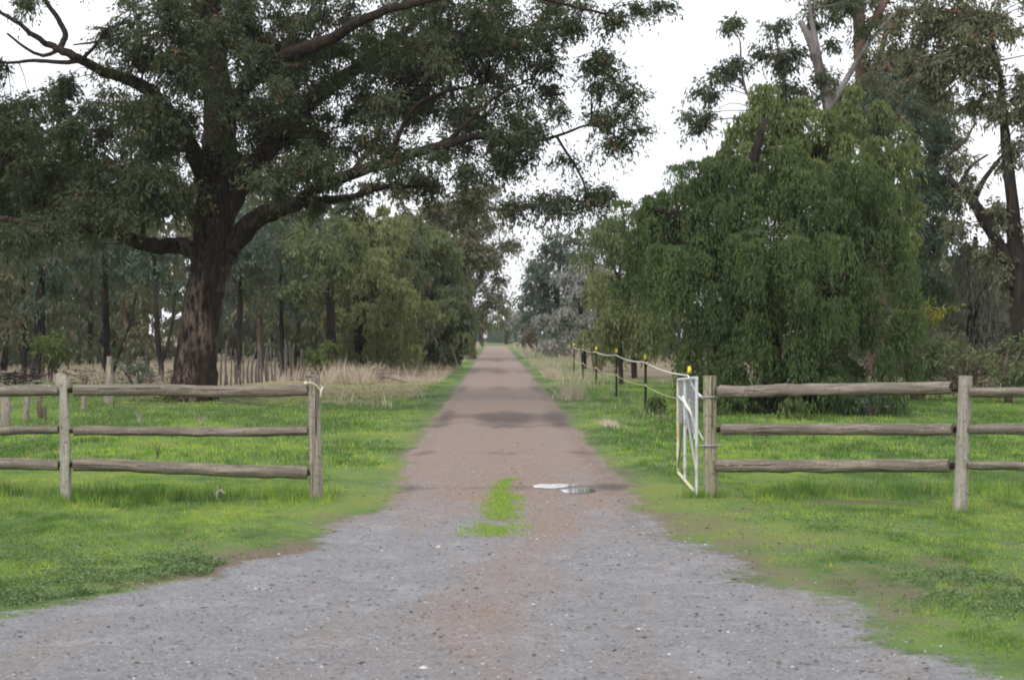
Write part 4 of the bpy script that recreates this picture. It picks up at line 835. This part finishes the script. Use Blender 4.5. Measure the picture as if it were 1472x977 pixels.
# straw-coloured tall grass
def straw(label, regions, n, seed, hh=.5, ww=.022):
    rg = np.random.default_rng(seed); Xs, Ys, Hs = [], [], []
    for (x0, x1, y0, y1, k, hs) in regions:
        m_ = int(n*k); X = rg.uniform(x0, x1, m_)+rg.normal(0, .22, m_); Y = rg.uniform(y0, y1, m_)+rg.normal(0, 1, m_)*(y1-y0)*.14; q = fbm(X*1.2, Y*.6, seed, 3)
        keep = (q+rg.normal(0, .03, m_) > .52)*(off(X, Y) > .3); Xs.append(X[keep]); Ys.append(Y[keep]); Hs.append(hs*(.3+1.2*(q[keep]-.35)/.4))
    X = np.concatenate(Xs); Y = np.concatenate(Ys); H = np.concatenate(Hs)*hh*rg.uniform(.5, 1.2, len(X))
    a_ = rg.uniform(0, 6.28, len(X)); dn = np.stack([np.cos(a_)*.35, np.sin(a_)*.35, np.ones(len(X))], 1)
    V, Q, tn = leaves(np.stack([X, Y, height(X, Y)-.01], 1), dn, 1., ww, rg, rg.uniform(0, 1, len(X))); V = V.reshape(-1, 4, 3)
    base = V[:, :1, :].copy(); V = base+(V-base)*np.stack([H]*1, 1)[:, None, :]; V = V.reshape(-1, 3)
    # widen again after scaling
    tag(link('dry_grass', make_mesh('dry_grass', V, Q, {'tint': ('FACE', tn)}, False, [M['straw']])), label, 'dry grass', None, 'stuff')
straw('pale dry grass along the left verge and under the left wood', [(-4.5, -1.9, 68, 110, .9, .8), (-6.5, -3.5, 62, 76, .8, .9), (-17, -6, 62, 82, .8, .7), (-7.5, -1.5, 110, 230, 1., 1.2), (-4, -1.8, 40, 64, .12, .4)], 15000, 7, .42, .04)
straw('pale dry grass tufts along the right verge', [(1.9, 3.3, 38, 60, .06, .4), (1.8, 3.4, 60, 110, .25, .6), (1.8, 6, 110, 230, .4, .9), (5, 16, 50, 60, .3, .5)], 15000, 8, .4, .04)
for k, (px, py, w_, h_) in enumerate(((822, 566, 24, 24), (876, 604, 22, 8), (792, 535, 14, 14))):
    d_ = gd(py+8); rg2 = np.random.default_rng(k); n = 500; X = gx(px, d_)+rg2.normal(0, w_*.3*d_/F, n); Y = d_+rg2.normal(0, .5, n)
    H = h_*d_/F*rg2.uniform(.5, 1.2, n); V, Q, at = blades(X, Y, 0*X, H, np.full(n, .02), 0*X, 0*X, rg2, .6)
    me = make_mesh('dry_grass_tuft', V, Q, {'tint': ('FACE', rg2.uniform(.3, 1, n))}, False, [M['straw']])
    tag(link('dry_grass_tuft', me), ('brightest straw tuft on the right verge before the capped pickets', 'flat straw tuft near the second capped picket', 'small pale straw tuft further up the right verge')[k], 'grass tuft', None, 'stuff')

# loose stones on the gravel
rg = np.random.default_rng(9); n = 9000
X, Y = sow(n, 8.8, 26, rg, half=.26); k = off(X, Y) < .35; X, Y = X[k], Y[k]; n = len(X)
dirs = np.array([[1, 0, 0], [0, 1, 0], [-1, 0, 0], [0, -1, 0], [0, 0, 1], [0, 0, -1]], float)
sz = rg.gamma(1.3, .0022, n)[:, None, None]+.003
V = dirs[None]*sz*rg.uniform(.6, 1.4, (n, 6, 1)); V[:, :, 2] *= .6; V += np.stack([X, Y, np.full(n, .014)], 1)[:, None, :]
f = np.array([[0, 1, 4], [1, 2, 4], [2, 3, 4], [3, 0, 4], [1, 0, 5], [2, 1, 5], [3, 2, 5], [0, 3, 5]])
Q = (np.arange(n)[:, None, None]*6+f[None]).reshape(-1, 3); tn = np.repeat(rg.uniform(0, 1, n)**5, 8)
tag(link('loose_stones', make_mesh('loose_stones', V.reshape(-1, 3), Q, {'tint': ('FACE', tn)}, False, [M['stone']])), 'loose light and dark stones scattered on the gravel', 'stones', None, 'stuff')

# ------------------------------------------------------------------ damp winter air
m = bpy.data.materials.new('haze_air'); m.use_nodes = True; t = m.node_tree; t.nodes.clear(); out = t.nodes.new('ShaderNodeOutputMaterial')
pv = t.nodes.new('ShaderNodeVolumePrincipled'); pv.inputs['Color'].default_value = (.93, .96, 1, 1); pv.inputs['Density'].default_value = .00018; pv.inputs['Anisotropy'].default_value = .2
t.links.new(pv.outputs[0], out.inputs['Volume'])
HV = np.array([[x, y, z] for x in (-700, 700) for y in (-130, 900) for z in (-1.5, 24)], float)
hz = link('haze', make_mesh('haze', HV, np.array([[0, 1, 3, 2], [4, 6, 7, 5], [0, 4, 5, 1], [2, 3, 7, 6], [0, 2, 6, 4], [1, 5, 7, 3]]), None, False, [m]))
tag(hz, 'thin pale winter haze over the paddocks and trees', None, None, 'stuff')
